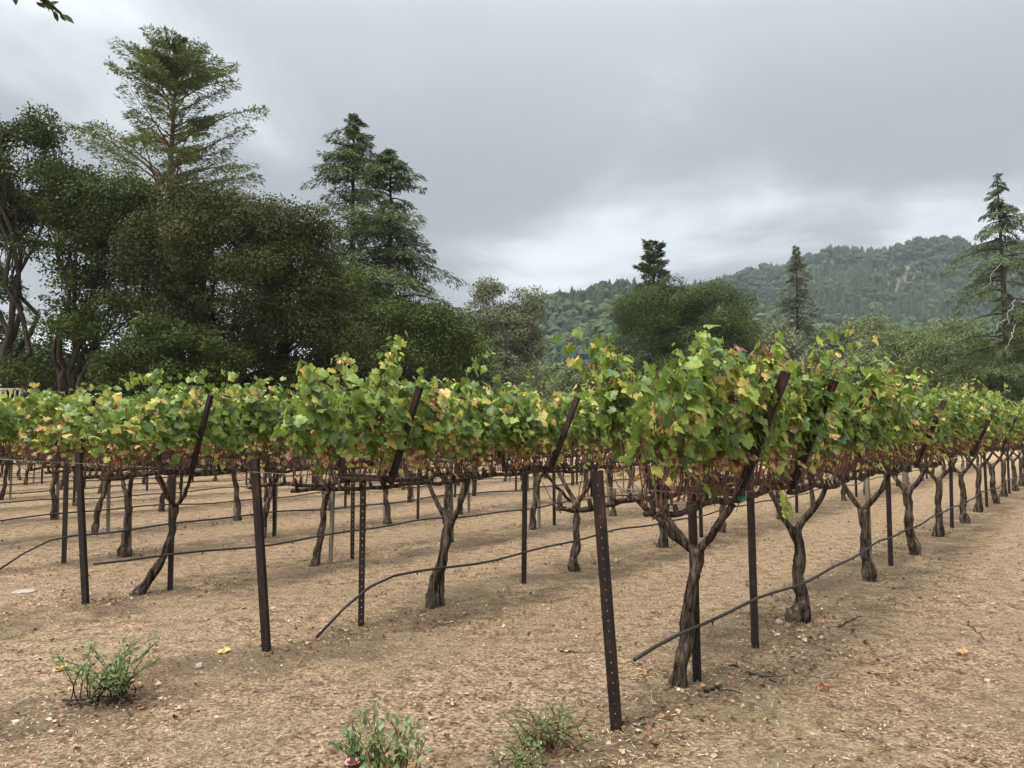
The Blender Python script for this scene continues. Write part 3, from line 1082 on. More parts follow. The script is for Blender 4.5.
def make_trellis_meshes():
    b = MB()
    b.box((0, -.022, 1.135), (.035, BAR_HALF * 2 + .06, .045))
    bar = b.mesh('crossbar', M['rust'])
    arms = []
    for sg in (1, -1):
        a = MB()
        a.bar((.03, sg * BAR_HALF, 1.10), (.03, sg * (BAR_HALF + .31), 1.10 + .72), .050, .030, side=(0, 1, 0))
        arms.append(a.mesh('arm', M['rust']))
    return bar, arms


BAR, ARMS = make_trellis_meshes()
ROWNAME = ['nearest row', 'second row back', 'third row back', 'fourth row back', 'fifth row back', 'sixth row back', 'seventh row back',
           'eighth row back', 'ninth row back', 'tenth row back', 'eleventh row back', 'twelfth row back']

end_post_leans = [.17, .12, .10] + [.17] * 12


def place_end_post(row):
    p = rp(row, 0)
    o = inst('end_post', POST_END)
    o.location = (p[0], p[1], -.02)
    o.rotation_euler = (0, 0, RA - math.pi / 2)
    # tilt away from the row
    lean = end_post_leans[row] / 1.3
    ax = Vector((NN[0], NN[1], 0))
    from mathutils import Quaternion, Matrix
    q = Quaternion(ax, lean) @ Quaternion((0, 0, 1), RA - math.pi / 2 + .35)
    o.rotation_euler = q.to_euler()
    tag(o, ['dark rusted steel end post leaning in the foreground, tallest of the posts',
            'rust-brown steel end post left of centre, leaning at the end of the second row',
            'rusty steel end post on the far left, at the end of the third row'][row] if row < 3 else f'rusty steel end post at the end of the {ROWNAME[row]}',
        'post', 'steel end posts')


def visible(p, margin=.75, ymax=34):
    return 0.5 < p[1] < ymax and abs(p[0]) < .69 * p[1] + margin


POSTS = {0: [.95, 1.89] + [1.89 + 4.1 * k for k in range(1, 9)], 1: [.84, 2.9] + [2.9 + 4.1 * k for k in range(1, 10)], 2: [.76] + [2.95 + 4.1 * k for k in range(0, 10)]}
prng = random.Random(4)
for row in range(12):
    if visible(rp(row, 0), .3):
        place_end_post(row)
    ss = POSTS.get(row) or [prng.uniform(.3, 1.2) + 2.9 * k + prng.uniform(-.1, .1) for k in range(0, 15)]
    n = 0
    for s in ss:
        p = rp(row, s)
        if not visible(p, .4):
            continue
        root = empty('trellis_post', (p[0], p[1], 0), RA + prng.uniform(-.03, .03))
        root.rotation_euler[0] = prng.uniform(-.02, .02)
        tag(root, f'rusty trellis post with slanted arms, {ORD[n]} in view of the {ROWNAME[row]}', 'post', 'steel trellis posts with slanted arms')
        n += 1
        o = inst('post', POST_LINE, root)
        o.rotation_euler = (0, 0, -RA + math.pi * .0 + .2)
        o.location = (0, 0, -.02)
        inst('crossbar', BAR, root)
        for a in ARMS:
            inst('arm', a, root)

# ------------------------------------------------------------------ grapevines
CORD_H = 1.09


def vine_trunk(lean=(0, 0), seed=0, r=.052, crotch=.78, second=False, fine=True, bulge=0.0, bow=0.0):
    rng = np.random.default_rng(seed + 900)
    mb = MB()
    n = 22 if fine else 12
    sides = 14 if fine else 8
    t = np.linspace(0, 1, n)
    lx, ly = lean
    wob = np.stack([np.sin(t * 5 + seed) * .012 + lx * (1 - t) ** 1.5 * 1.0 + bow * np.sin(t * math.pi), np.cos(t * 4.2 + seed * 2) * .012 + ly * (1 - t) ** 1.5, crotch * t - .04 * (1 - t)], -1)
    r = r * .84
    wob[:, 0] += (.004 + .006 * (seed % 3)) * np.sin(t * 13 + seed * 1.7) + .006 * np.sin(t * 23 + seed)
    wob[:, 1] += .009 * np.cos(t * 11 + seed)
    R = r * (1.05 - .28 * t) * (1 + .10 * np.sin(t * 19 + seed * 2) + .07 * np.sin(t * 31 + seed)) + r * .55 * np.exp(-t * 11) + bulge * r * np.exp(-((t - .13) / .09) ** 2) + r * .25 * np.exp(-((t - 1) / .1) ** 2)
    mb.tube(wob, R, sides, lump=.34, lscale=6, ls_len=7, seed=seed * 3.7)
    # shaggy ridges of bark wound round the trunk
    if fine:
        for k in range(9):
            a0 = rng.random() * 6.28
            a = a0 + t * rng.uniform(-1.5, 1.5)
            q = wob + np.stack([np.cos(a), np.sin(a), 0 * a], -1) * (R * .86)[:, None]
            s0, s1 = sorted(rng.choice(n - 3, 2, replace=False))
            s1 = max(s1, s0 + 6)
            mb.tube(q[s0:s1 + 2], np.linspace(.014, .006, len(q[s0:s1 + 2])), 5, lump=.3, ls_len=6, seed=k + seed)
    if second:
        q0 = np.array([lx + .12, ly - .03, -.04])
        w2 = path(q0, wob[int(n * .55)], 12, .12, rng=rng)
        mb.tube(w2, np.linspace(r * .62, r * .45, 12), 10, lump=.25, lscale=5, ls_len=5, seed=seed + 5)
    for sg in (-1, 1):
        e = np.array([rng.uniform(-.05, .05), sg * .25, CORD_H + rng.uniform(-.03, .01)])
        p = path(wob[-1] - [0, 0, .03], e, 9, .12, -.05, rng=rng)
        mb.tube(p, np.linspace(r * .60, .018, 9), 9, lump=.28, ls_len=6, seed=seed + sg)
    if rng.random() < .4:
        sg = rng.choice([-1, 1])
        p = path(wob[-2], (sg * rng.uniform(.15, .3), rng.choice([-.25, .25]), CORD_H), 8, .15, -.06, rng=rng)
        mb.tube(p, np.linspace(r * .4, .018, 8), 7, lump=.2, seed=seed + 8)
    return mb.mesh('trunk', M['vine_bark'], True)


def vine_cordon(side, x0, x1, seed):
    rng = np.random.default_rng(seed + 1300 + (side > 0))
    mb = MB()
    n = max(int((x1 - x0) / .06), 8)
    x = np.linspace(x0, x1, n)
    y = side * .25 + np.cumsum(rng.normal(0, .006, n))
    y -= (y - side * .25) * .3
    z = CORD_H + .012 * np.sin(x * 7 + seed) + np.cumsum(rng.normal(0, .004, n))
    R = .019 - .006 * np.abs(x) / max(abs(x0), x1)
    mb.tube(np.stack([x, y, z], -1), R, 8, lump=.35, lscale=5, ls_len=9, seed=seed)
    for xs in np.arange(x0 + .05, x1, .13):
        xx = xs + rng.uniform(-.03, .03)
        b = np.array([xx, np.interp(xx, x, y), np.interp(xx, x, z)])
        q = b + np.array([rng.uniform(-.03, .03), rng.uniform(-.02, .02), rng.uniform(.04, .085)])
        mb.tube([b, (b + q) / 2 + rng.normal(0, .005, 3), q], [.016, .014, .011], 6, lump=.3, seed=xx)
    return mb.mesh('cordon', M['vine_bark'], True)


def vine_canopy(seed, x0=-1.05, x1=1.05, n_leaf=1700, hi=True, tall=0.0, leaf=.080, far0=None, accent=None):
    """canes rising from both cordons and spreading in a V, with their leaves"""
    rng = np.random.default_rng(seed + 2000)
    cb, lb = MB(), MB()
    canes = []
    w = x1 - x0
    per = int(w / (.052 if hi else .085))
    for side in (-1, 1):
        for k in range(per):
            xx = x0 + w * (k + rng.random()) / per
            if side > 0 and far0 is not None and xx < far0:
                continue
            L = rng.uniform(.52, .88) + (rng.random() < .18) * rng.uniform(.08, .34) + tall
            # a clumpy top outline
            L *= .93 + .13 * math.sin(xx * 3.1 + seed) * math.cos(xx * 1.3 + seed * 2)
            sl = rng.normal(.20, .12)
            n = 7
            s = np.linspace(0, 1, n)
            bx = rng.normal(0, .16)
            tipb = max(L - .85, 0) * rng.uniform(.3, 1.2)
            P_ = np.stack([xx + bx * s ** 1.3 + rng.normal(0, .012, n), side * (.25 + sl * L * s + tipb * s ** 3) + rng.normal(0, .012, n),
                           CORD_H + .05 + L * s - tipb * .5 * s ** 3], -1)
            canes.append((P_, side, L))
            cb.tube(P_, np.linspace(.0048, .0022, n) * (1 if hi else 1.4), 4 if hi else 3, cap=False, tint=.5)
        # tangled old canes near the cordon
        for k in range(int(per * .6)):
            xx = x0 + w * rng.random()
            a = np.array([xx, side * (.25 + rng.normal(0, .03)), CORD_H + rng.uniform(-.02, .05)])
            b = a + np.array([rng.normal(0, .12), side * rng.uniform(0, .12), rng.uniform(.05, .33)])
            cb.tube(path(a, b, 5, .25, rng=rng), np.linspace(.004, .002, 5) * (1 if hi else 1.3), 3, cap=False)
    pos, side_, hrel = [], [], []
    pk = np.array([c[2] for c in canes])
    pk = pk / pk.sum()
    ci = rng.choice(len(canes), n_leaf, p=pk)
    u = .23 + .80 * rng.beta(1.2, 1.0, n_leaf)
    u[: n_leaf // 20] = rng.uniform(.0, .3, n_leaf // 20)
    for i, uu in zip(ci, u):
        P_, sd, L = canes[i]
        uu = min(uu, 1)
        pos.append([np.interp(uu, np.linspace(0, 1, 7), P_[:, k]) for k in range(3)])
        side_.append(sd)
        hrel.append(uu * L)
    pos = np.array(pos)
    side_ = np.array(side_, float)
    hrel = np.array(hrel)
    outw = np.where(rng.random(n_leaf) < .68, side_, -side_)
    ofs = rng.uniform(.01, .09, n_leaf)
    pet = np.stack([rng.normal(0, .05, n_leaf), outw * ofs, rng.uniform(-.04, .05, n_leaf)], -1)
    C = pos + pet
    nr = np.stack([rng.normal(0, .45, n_leaf), outw * rng.uniform(.2, 1.0, n_leaf), .80 + rng.normal(0, .4, n_leaf)], -1)
    tip = np.stack([rng.normal(0, .6, n_leaf), outw * .45 + rng.normal(0, .25, n_leaf), -.8 + rng.normal(0, .7, n_leaf)], -1)
    topness = np.clip((hrel - .6) / .4, 0, 1)
    size = leaf * rng.uniform(.6, 1.25, n_leaf) * (1 - .28 * topness)
    # colours: mostly green, lighter at the tips, patches that have turned
    base = rng.beta(2.0, 2.6, n_leaf) * .56 + .14 * topness * rng.random(n_leaf)
    turned = rng.random(n_leaf)
    pn = np.array([mn.noise(Vector((c[0] * 2.4 + seed * 3, c[1] * 3, c[2] * 3))) for c in C])
    pr = np.clip(.13 + .60 * pn + .05 * topness + .30 * np.clip(.25 - hrel, 0, .25) / .25, .02, .6)
    m = turned < pr
    base[m] = rng.uniform(.62, .86, m.sum())
    m2 = turned < pr * .15
    base[m2] = rng.uniform(.86, 1.0, m2.sum())
    kill = (hrel < .26) & (rng.random(n_leaf) < .25)
    size = np.where(kill, .001, size * np.where(hrel < .26, .75, 1))
    m3 = (hrel < .22) & (rng.random(n_leaf) < .55)
    base[m3] = rng.choice([.88, .92, 1.0], m3.sum())
    if accent is not None:
        m4 = (np.abs(C[:, 0] - accent[0]) < .30) & (C[:, 1] < 0) & (hrel > accent[1]) & (rng.random(n_leaf) < .45)
        base[m4] = rng.uniform(.88, .97, m4.sum())
    lb.leaves(GL_HI if hi else GL_LO, C, tip, nr, size, base)
    if hi:
        # petioles
        sel = rng.random(n_leaf) < .5
        for a, b in zip(pos[sel], C[sel]):
            cb.tube([a, b], [.0018, .0015], 3, cap=False)
    return cb.mesh('canes', M['cane']), lb.mesh('foliage', M['vine_leaf'], True)


def make_vine(p, rz, trunk, cordons, canes, foliage, label, flip=False):
    root = empty('grapevine', (p[0], p[1], 0), rz)
    tag(root, label, 'grapevine', 'grapevines trained on the trellis rows')
    t = inst('trunk', trunk, root)
    for c in cordons:
        inst('cordon', c, root)
    a = inst('canes', canes, root)
    b = inst('foliage', foliage, root)
    if flip:
        a.rotation_euler = (0, 0, math.pi)
        b.rotation_euler = (0, 0, math.pi)
    return root


trunks_hi = [vine_trunk(seed=i, lean=[(0, 0), (-.08, .03), (.06, -.05), (-.04, -.06), (.1, .02)][i], bulge=.5 if i in (0, 3) else 0, r=.052 + .006 * (i % 3), bow=.03 * (i - 2)) for i in range(5)]
trunks_lo = [vine_trunk(seed=20 + i, lean=[(0, 0), (-.14, .03), (-.22, -.05), (.12, 0), (-.07, .05), (.05, -.1)][i], fine=False, r=.05, bow=[0, -.03, -.06, .04, 0, .05][i]) for i in range(6)]
cordons_std = [[vine_cordon(-1, -1.0, 1.0, i), vine_cordon(1, -1.0, 1.0, i)] for i in range(3)]
canopy_hi = [vine_canopy(i) for i in range(5)]
canopy_lo = [vine_canopy(50 + i, n_leaf=880, hi=False, leaf=.104) for i in range(5)]

# the vines nearest the camera, each as the photo shows it
special = {
    (0, 0): dict(s=.93, far0=-.38, accent=(.35, .72), trunk=dict(lean=(-.12, .05), seed=31, r=.047, crotch=.80, bow=-.03), x=(-1.12, 1.0), n=1850, tall=.04,
                 label='foreground grapevine with a slim leaning forked trunk beside the rusted end post'),
    (0, 1): dict(s=2.83, trunk=dict(lean=(-.03, 0), seed=32, r=.055, crotch=.72, bulge=.9), x=(-1.0, 1.0), n=1850, tall=.05,
                 label='grapevine with a swollen hollow foot, second trunk of the nearest row'),
    (0, 2): dict(s=4.90, trunk=dict(lean=(0, 0), seed=33, r=.058, crotch=.70, bulge=.3), x=(-1.03, 1.0), n=1750, tall=.04,
                 label='grapevine with a thick upright trunk and wide fork, third of the nearest row'),
    (1, 0): dict(s=1.80, far0=-1.3, trunk=dict(lean=(-.18, .03), seed=34, r=.055, crotch=.72, second=True), x=(-1.85, 1.0), n=2500, tall=-.07,
                 label='grapevine with a twisted double trunk at the start of the second row'),
    (1, 1): dict(s=3.82, trunk=dict(lean=(-.03, 0), seed=35, r=.046, crotch=.74, bulge=.5), x=(-1.0, 1.0), n=1600, tall=-.10,
                 label='grapevine with a single upright trunk, second of the second row'),
    (2, 0): dict(s=.78, trunk=dict(lean=(-.30, .08), seed=36, r=.042, crotch=.80, bow=.05), x=(-.85, 1.0), n=1450, tall=0,
                 label='grapevine with a strongly bent sweeping trunk at the left end of the third row'),
    (2, 1): dict(s=2.55, trunk=dict(lean=(-.14, .0), seed=37, r=.042, crotch=.78), x=(-1.0, 1.0), n=1450, tall=0,
                 label='grapevine with a leaning trunk against a grey stake, second of the third row'),
}
first_s = {0: .93, 1: 1.80, 2: .55, 3: 1.5}
vr = random.Random(9)
stake_me = []
for k in range(3):
    m = MB()
    q = random.Random(k)
    m.box((0, 0, .52), (.036, .036, 1.10), tint=.5)
    stake_me.append(m.mesh('wooden_stake', M['stake']))
nv = 0
for row in range(12):
    s = first_s.get(row, vr.uniform(.3, 2.0))
    if row > 2:
        s -= 2.04 * 0
    k = 0
    seen = 0
    while True:
        sp_ = special.get((row, k))
        ss = sp_['s'] if sp_ else s
        p = rp(row, ss)
        if p[1] > 34 or k > 30:
            break
        if visible(p, 1.6):
            dist = math.hypot(p[0], p[1])
            if sp_:
                tr = vine_trunk(**sp_['trunk'])
                x0, x1 = sp_['x']
                cds = [vine_cordon(-1, x0 + .05, x1, 60 + k + row * 3), vine_cordon(1, x0 + .05, x1, 60 + k + row * 3)]
                cn, fo = vine_canopy(200 + row * 10 + k, x0, x1, sp_['n'], True, sp_['tall'], far0=sp_.get('far0'), accent=sp_.get('accent'))
                v = make_vine(p, RA, tr, cds, cn, fo, sp_['label'])
            else:
                near = dist < 11
                tr = vr.choice(trunks_hi if near else trunks_lo)
                if row == 0:
                    tr = trunks_hi[[0, 3, 0, 2][k % 4]]
                cn, fo = vr.choice(canopy_hi if dist < 13.5 else canopy_lo)
                lab = f'grapevine, {ORD[seen]} in view along the {ROWNAME[row]}'
                v = make_vine(p, RA + vr.uniform(-.03, .03), tr, vr.choice(cordons_std), cn, fo, lab, vr.random() < .5)
                z = vr.uniform(.96, 1.05)
                v.scale = (1, 1, z)
            seen += 1
            nv += 1
            if not (row == 0 and k < 2) and not (row in (1, 2) and k == 0) and (vr.random() < .75 or (row, k) == (2, 1)):
                q = rp(row, ss + vr.uniform(.05, .09), vr.uniform(-.05, .04))
                st = inst('wooden_stake', vr.choice(stake_me))
                st.location = (q[0], q[1], -.03)
                st.rotation_euler = (vr.uniform(-.04, .04), vr.uniform(-.04, .04), vr.uniform(0, 1.5))
                tag(st, f'grey weathered wooden stake beside the {ORD[seen - 1]} vine in view of the {ROWNAME[row]}', 'stake', 'wooden stakes beside the vines')
        s = (ss if sp_ else s) + 2.04
        k += 1
print('vines', nv)

# green tape round the crossbar by the first vine
tm = MB()
tp = rp(0, .98, .26, 1.12)
for i in range(5):
    a = np.linspace(0, 2 * math.pi, 12)
    tm.tube(np.stack([.03 * np.cos(a), .012 * (i - 2) + .004 * np.sin(a * 3), .036 * np.sin(a)], -1), .006, 5)
tm.tube([(0, 0, -.02), (.01, .01, -.06), (.0, .02, -.10)], [.004, .004, .002], 4)
tm.tube([(0.02, 0, .02), (.03, .01, .06), (.04, .02, .05)], [.004, .004, .002], 4)
to = tm.build('vine_tie', M['tie'], None, True)
to.location = tp
to.rotation_euler = (0, 0, RA)
tag(to, 'green tape tied round the crossbar beside the foreground vine', 'tie')

# ------------------------------------------------------------------ wires and drip hoses
def row_end(row):
    s = 0
    while True:
        p = rp(row, s)
        if p[1] > 33 or p[0] > .69 * p[1] + 1.5 or s > 60:
            return s
        s += .5


for row in range(10):
    s1 = row_end(row)
    o = rp(row, 0)
    root = empty('trellis_wires', (o[0], o[1], 0), RA)
    tag(root, f'thin steel wires stretched along the {ROWNAME[row]}', 'wire', 'trellis wires')
    r_ = .0016 if row < 3 else .0022
    for side in (-1, 1):
        for (off, h) in ((.25, 1.12), (.37, 1.45), (.48, 1.78)):
            m = MB()
            n = int(s1 / 1.0) + 2
            xs = np.linspace(.8, s1, n)
            pts = np.stack([xs, np.full(n, side * off), h + .012 * np.sin(xs * 1.5)], -1)
            if h < 1.2:
                pts = np.vstack([[(-.15, side * .03, 1.22)], pts])
            m.tube(pts, r_, 3)
            m.build('wire', M['wire'], root, True)
    if row < 10:
        h = MB()
        n = int(s1 / .25)
        starts = {0: .10, 1: .40, 2: .05, 3: .15}
        st = starts.get(row, 0.0)
        xs = np.linspace(st, s1, n)
        zs = .335 + .02 * np.sin(xs * 1.54 + row) + .01 * np.sin(xs * 4 + row * 2)
        if row in (1, 3):
            zs = np.where(xs < st + .75, .02 + (zs - .02) * np.sin(np.clip((xs - st) / .75, 0, 1) * math.pi / 2), zs)
        ys = .02 * np.sin(xs * 1.1 + row) - .05
        h.tube(np.stack([xs, ys, zs], -1), .0105, 8)
        for q in np.arange(st + 1.0, s1, 1.02):
            zq = np.interp(q, xs, zs)
            h.tube([(q, np.interp(q, xs, ys), zq - .008), (q, np.interp(q, xs, ys), zq - .03)], [.007, .004], 6)
        ho = h.build('drip_hose', M['hose'], None, True)
        ho.location = (o[0], o[1], 0)
        ho.rotation_euler = (0, 0, RA)
        tag(ho, ['black drip hose with a cut open end, strung low along the nearest row', 'black drip hose curving down to the ground at the start of the second row',
                 'black drip hose strung straight along the third row at the left', 'black drip hose curving down at the left edge, fourth row'][row] if row < 4 else
            f'black drip hose strung low along the {ROWNAME[row]}', 'hose', 'drip irrigation hoses')

# ------------------------------------------------------------------ ground cover
def scatter(n, ymax, ymin=2.3, bias=1.0, rng=RNG):
    y = ymin + (ymax - ymin) * rng.random(n) ** bias
    x = (rng.random(n) * 2 - 1) * (.72 * y + .6)
    return x, y


def gz(x, y):
    return np.array([ground_height(a, b) for a, b in zip(x, y)])


def rowdist(x, y):
    off = x * .788 - y * .616
    return np.min(np.abs(off[:, None] - np.array(ROW_OFF)[None]), axis=1)


def cover():
    rng = np.random.default_rng(77)
    # straw bits lying flat
    n = 80000
    x, y = scatter(n, 15, bias=1.3, rng=rng)
    dens = np.array([mn.noise(Vector((a * .9, b * .9, 9))) for a, b in zip(x, y)])
    keep = rng.random(n) < .55 + dens * 1.1
    x, y = x[keep], y[keep]
    n = len(x)
    mb = MB()
    a = rng.random(n) * 6.283
    tip = np.stack([np.cos(a), np.sin(a), rng.normal(0, .22, n)], -1)
    nr = np.stack([rng.normal(0, .3, n), rng.normal(0, .3, n), np.ones(n)], -1)
    mb.leaves(([(-.035, 0, 0), (.035, 0, 0), (.03, .5, .06), (-.03, .5, .06), (0, 1, .0)], [[0, 1, 2, 3]]), np.stack([x, y, gz(x, y) + .006], -1), tip, nr, rng.uniform(.015, .06, n), rng.beta(.8, .8, n))
    # crumbs
    k = 26000
    x, y = scatter(k, 13, bias=1.3, rng=rng)
    a = rng.random(k) * 6.283
    tip = np.stack([np.cos(a), np.sin(a), rng.normal(0, .2, k)], -1)
    nr = np.stack([rng.normal(0, .4, k), rng.normal(0, .4, k), np.ones(k)], -1)
    mb.leaves(CHIP, np.stack([x, y, gz(x, y) + .004], -1), tip, nr, rng.uniform(.006, .018, k), rng.beta(1.3, 1.8, k))
    tag(mb.build('straw', M['straw']), 'dry pale straw and chaff strewn over the vineyard soil', 'straw', kind='stuff')
    # fallen vine leaves
    mb = MB()
    n = 70000
    x, y = scatter(n, 22, bias=1.15, rng=rng)
    rd = rowdist(x, y)
    cl = np.array([mn.noise(Vector((a * 1.1, b * 1.1, 2))) for a, b in zip(x, y)])
    keep = rng.random(n) < np.clip(.60 * np.exp(-rd / .45) * (.45 + 1.5 * cl) + .02 + .22 * cl, .012, 1)
    x, y = x[keep], y[keep]
    n = len(x)
    crump = grape_leaf(False)
    crump = ([(v[0], v[1], v[2] * 1.2 + .16 * math.sin(v[0] * 9) + .10 * math.cos(v[1] * 8)) for v in crump[0]], crump[1])
    a = rng.random(n) * 6.283
    tip = np.stack([np.cos(a), np.sin(a), rng.normal(0, .3, n)], -1)
    nr = np.stack([rng.normal(0, .55, n), rng.normal(0, .55, n), rng.choice([-1, 1], n)], -1)
    mb.leaves(crump, np.stack([x, y, gz(x, y) + .014], -1), tip, nr, rng.uniform(.012, .034, n), rng.beta(1.2, 1.6, n))
    tag(mb.build('fallen_leaves', M['litter']), 'brown and reddish fallen vine leaves scattered on the ground', 'leaf litter', kind='stuff')
    # dry grass tufts
    mb = MB()
    n = 5000
    x, y = scatter(n, 16, bias=1.2, rng=rng)
    d = np.array([mn.noise(Vector((a * .55 + 3, b * .55, 5))) for a, b in zip(x, y)])
    keep = rng.random(n) < np.clip(.10 + 1.5 * d, .03, 1)
    C, T, S, TI = [], [], [], []
    xs_, ys_, ds_ = list(x[keep]), list(y[keep]), list(d[keep])
    for o_ in bpy.data.objects:
        if o_.parent is None and o_.get('category') in ('grapevine', 'post', 'stake') and o_.location.y < 14:
            for _ in range(rng.integers(3, 7)):
                a_ = rng.random() * 6.28
                xs_.append(o_.location.x + math.cos(a_) * rng.uniform(.03, .13))
                ys_.append(o_.location.y + math.sin(a_) * rng.uniform(.03, .13))
                ds_.append(rng.choice([0, 1]))
    for a, b, dd in zip(xs_, ys_, ds_):
        m = rng.integers(6, 18)
        sp_ = rng.uniform(.02, .07)
        px_, py_ = a + rng.normal(0, sp_, m), b + rng.normal(0, sp_, m)
        C.append(np.stack([px_, py_, np.full(m, ground_height(a, b))], -1))
        T.append(np.stack([rng.normal(0, .6, m), rng.normal(0, .6, m), np.ones(m)], -1))
        S.append(rng.uniform(.012, .05, m))
        TI.append(np.clip(rng.normal(.6 if dd < .25 else .15, .2, m), 0, 1))
    C, T, S, TI = map(np.concatenate, (C, T, S, TI))
    mb.leaves(BLADE, C, T, rng.normal(0, 1, C.shape), S, TI)
    tag(mb.build('dry_grass', M['dry_grass']), 'short tufts of dry yellowed grass', 'grass', kind='stuff')


cover()


# ------------------------------------------------------------------ weeds, shrubs, sticks
def shrub(name, label, foot_, spread, height, n_stem, n_leaf, leaf_size, seed, mat='weed_leaf', droop=0.0, stem='cane', tint=.5, offset=(0, 0), stem_r=.004, wood=None):
    rng = np.random.default_rng(seed)
    root = empty(name, foot_)
    tag(root, label, 'plant')
    sb, lb = MB(), MB()
    for k in range(n_stem):
        a = rng.random() * 6.283
        r = spread * rng.uniform(.25, 1.0)
        e = np.array([math.cos(a) * r + offset[0], math.sin(a) * r * .8 + offset[1], height * rng.uniform(.45, 1.05) - droop * r])
        e[2] = max(e[2], .03)
        st = np.array([rng.normal(0, spread * .28), rng.normal(0, spread * .2), 0])
        p = path(st, e, 8, .2, .12, rng=rng)
        sb.tube(p, np.linspace(stem_r, stem_r * .35, 8), 4, cap=False)
        m = n_leaf // n_stem
        u = .25 + .75 * rng.random(m)
        pos = np.stack([np.interp(u, np.linspace(0, 1, 8), p[:, i]) for i in range(3)], -1) + rng.normal(0, leaf_size * .45, (m, 3))
        pos[:, 2] = np.maximum(pos[:, 2], .012)
        tip = rng.normal(0, .7, (m, 3)) + (e - st) / np.linalg.norm(e - st)
        lb.leaves(SLIM_W, pos, tip, rng.normal(0, .5, (m, 3)) + [0, -.2, .9], leaf_size * rng.uniform(.6, 1.3, m), np.clip(tint + rng.normal(0, .2, m), 0, 1))
    sb.build('stems', M[stem], root, True)
    lb.build('leaves', M[mat], root)
    if wood:
        wb = MB()
        for a, b in wood:
            wb.tube(path(a, b, 8, .25, rng=rng), np.linspace(.007, .003, 8), 6, lump=.3)
        wb.build('woody_stem', M['tree_bark'], root, True)
    return root


g = ground_at(108, 702)
shrub('low_shrub', 'low light-green shrub with dark woody stems on bare soil at lower left', g, .33, .30, 38, 1300, .024, 3, tint=.6, stem='vine_bark',
      wood=[((-.25, 0, .01), (.05, 0, .02)), ((0, 0, .0), (.14, .02, .15)), ((-.1, -.02, .0), (.2, -.04, .03)), ((.05, 0, 0), (.12, .05, .10)), ((-.2, -.05, .01), (-.02, -.08, .01))])
g = ground_at(395, 800)
rb = shrub('rose_bush', 'rose bush with yellow-green leaves and a dark cut stem at the bottom edge', g, .20, .34, 16, 340, .036, 5, tint=.75, stem_r=.005, offset=(.0, .05),
           wood=[((.0, 0, 0), (.02, .03, .26))])
g2 = ground_at(362, 800)
rb2 = shrub('rose_bush', 'rose bush with narrow blue-green leaves and a pink bloom at the bottom edge', g2, .16, .30, 14, 220, .036, 6, tint=.12, stem_r=.004, offset=(-.02, .05))
fl = MB()
fc = at(352, 764, g2[1] - .02) - g2
rng_ = np.random.default_rng(1)
for ring, (nn, rr, el) in enumerate([(5, .0, 1.2), (7, .006, .7), (9, .010, .3)]):
    a = np.arange(nn) / nn * 6.283 + ring
    dd = np.stack([np.cos(a), np.sin(a), np.full(nn, el)], -1)
    fl.leaves(([(0, 0, 0), (.45, .4, .1), (.35, .85, .0), (0, 1, -.05), (-.35, .85, 0), (-.45, .4, .1)], [[0, 1, 2, 3], [0, 3, 4, 5]]),
              fc + dd * rr, dd, np.stack([-np.cos(a) * el, -np.sin(a) * el, np.full(nn, 1.)], -1), .024, rng_.random(nn))
fl.build('flower', M['pink'], rb2)
fs = MB()
fs.tube(path((0, 0, 0), fc, 7, .1), np.linspace(.004, .0025, 7), 4)
fs.build('flower_stem', M['weed_leaf'], rb2, True)
g = ground_at(548, 752)
shrub('weed', 'sprawling green weed with fine leaves left of the foreground end post', g, .30, .24, 40, 900, .020, 8, tint=.45, droop=.15)
g = ground_at(520, 775)
shrub('weed', 'lower green weed at the bottom edge beneath the sprawling one', g, .20, .12, 22, 420, .020, 9, tint=.5, droop=.1)
# little grape shoot at the foot of a far trunk and suckers on the second vine
g = rp(0, 2.83, .06)
sh = MB()
ce = np.array([[0.02, -.12, .82], [.06, -.16, .78], [-.02, -.15, .74], [.05, -.11, .88], [-.05, -.17, .80], [.09, -.13, .84], [0.0, -.19, .76]]) + [-.22, .16, .12]
sh.leaves(GL_HI, ce, np.array([[.1, -.3, -1]] * 7) + RNG.normal(0, .3, (7, 3)), np.array([[.1, -1, .4]] * 7), .10, .5)
so = sh.build('sucker_leaves', M['vine_leaf'], None, True)
for o in bpy.data.objects:
    if o.get('label', '').startswith('grapevine with a swollen hollow foot'):
        so.parent = o

# sticks, stones and single leaves that can be told apart
def stick(label, a, b, r, seed, twig=True):
    rng = np.random.default_rng(seed)
    A, B = ground_at(*a), ground_at(*b)
    root = empty('stick', A)
    m = MB()
    p = path((0, 0, r), B - A + [0, 0, r * 1.5], 10, .2, rng=rng)
    p[:, 2] = np.maximum(p[:, 2], r * .8)
    m.tube(p, np.linspace(r, r * .4, 10), 6, lump=.2)
    if twig:
        m.tube(path(p[4], p[4] + [rng.normal(0, .08), rng.normal(0, .08), .03], 5, .2, rng=rng), np.linspace(r * .6, r * .2, 5), 5)
        m.tube(path(p[6], p[6] + [rng.normal(0, .08), rng.normal(0, .08), .02], 5, .2, rng=rng), np.linspace(r * .5, r * .2, 5), 5)
    bpy.data.objects.remove(root)
    o = m.build('stick', M['vine_bark'], None, True)
    o.location = A
    tag(o, label, 'stick', 'sticks lying on the soil')


stick('dry twig lying right of the foreground vine trunk', (742, 672), (776, 684), .008, 1)
stick('short dark stick by the foot of the foreground vine', (705, 694), (722, 690), .012, 2)
stick('pale forked twig on open soil at the right', (968, 622), (984, 640), .006, 3)
stick('thin twig lying behind the second vine trunk', (838, 628), (862, 618), .007, 4)
stick('thin twig on the soil before the second row', (560, 652), (585, 655), .006, 5)


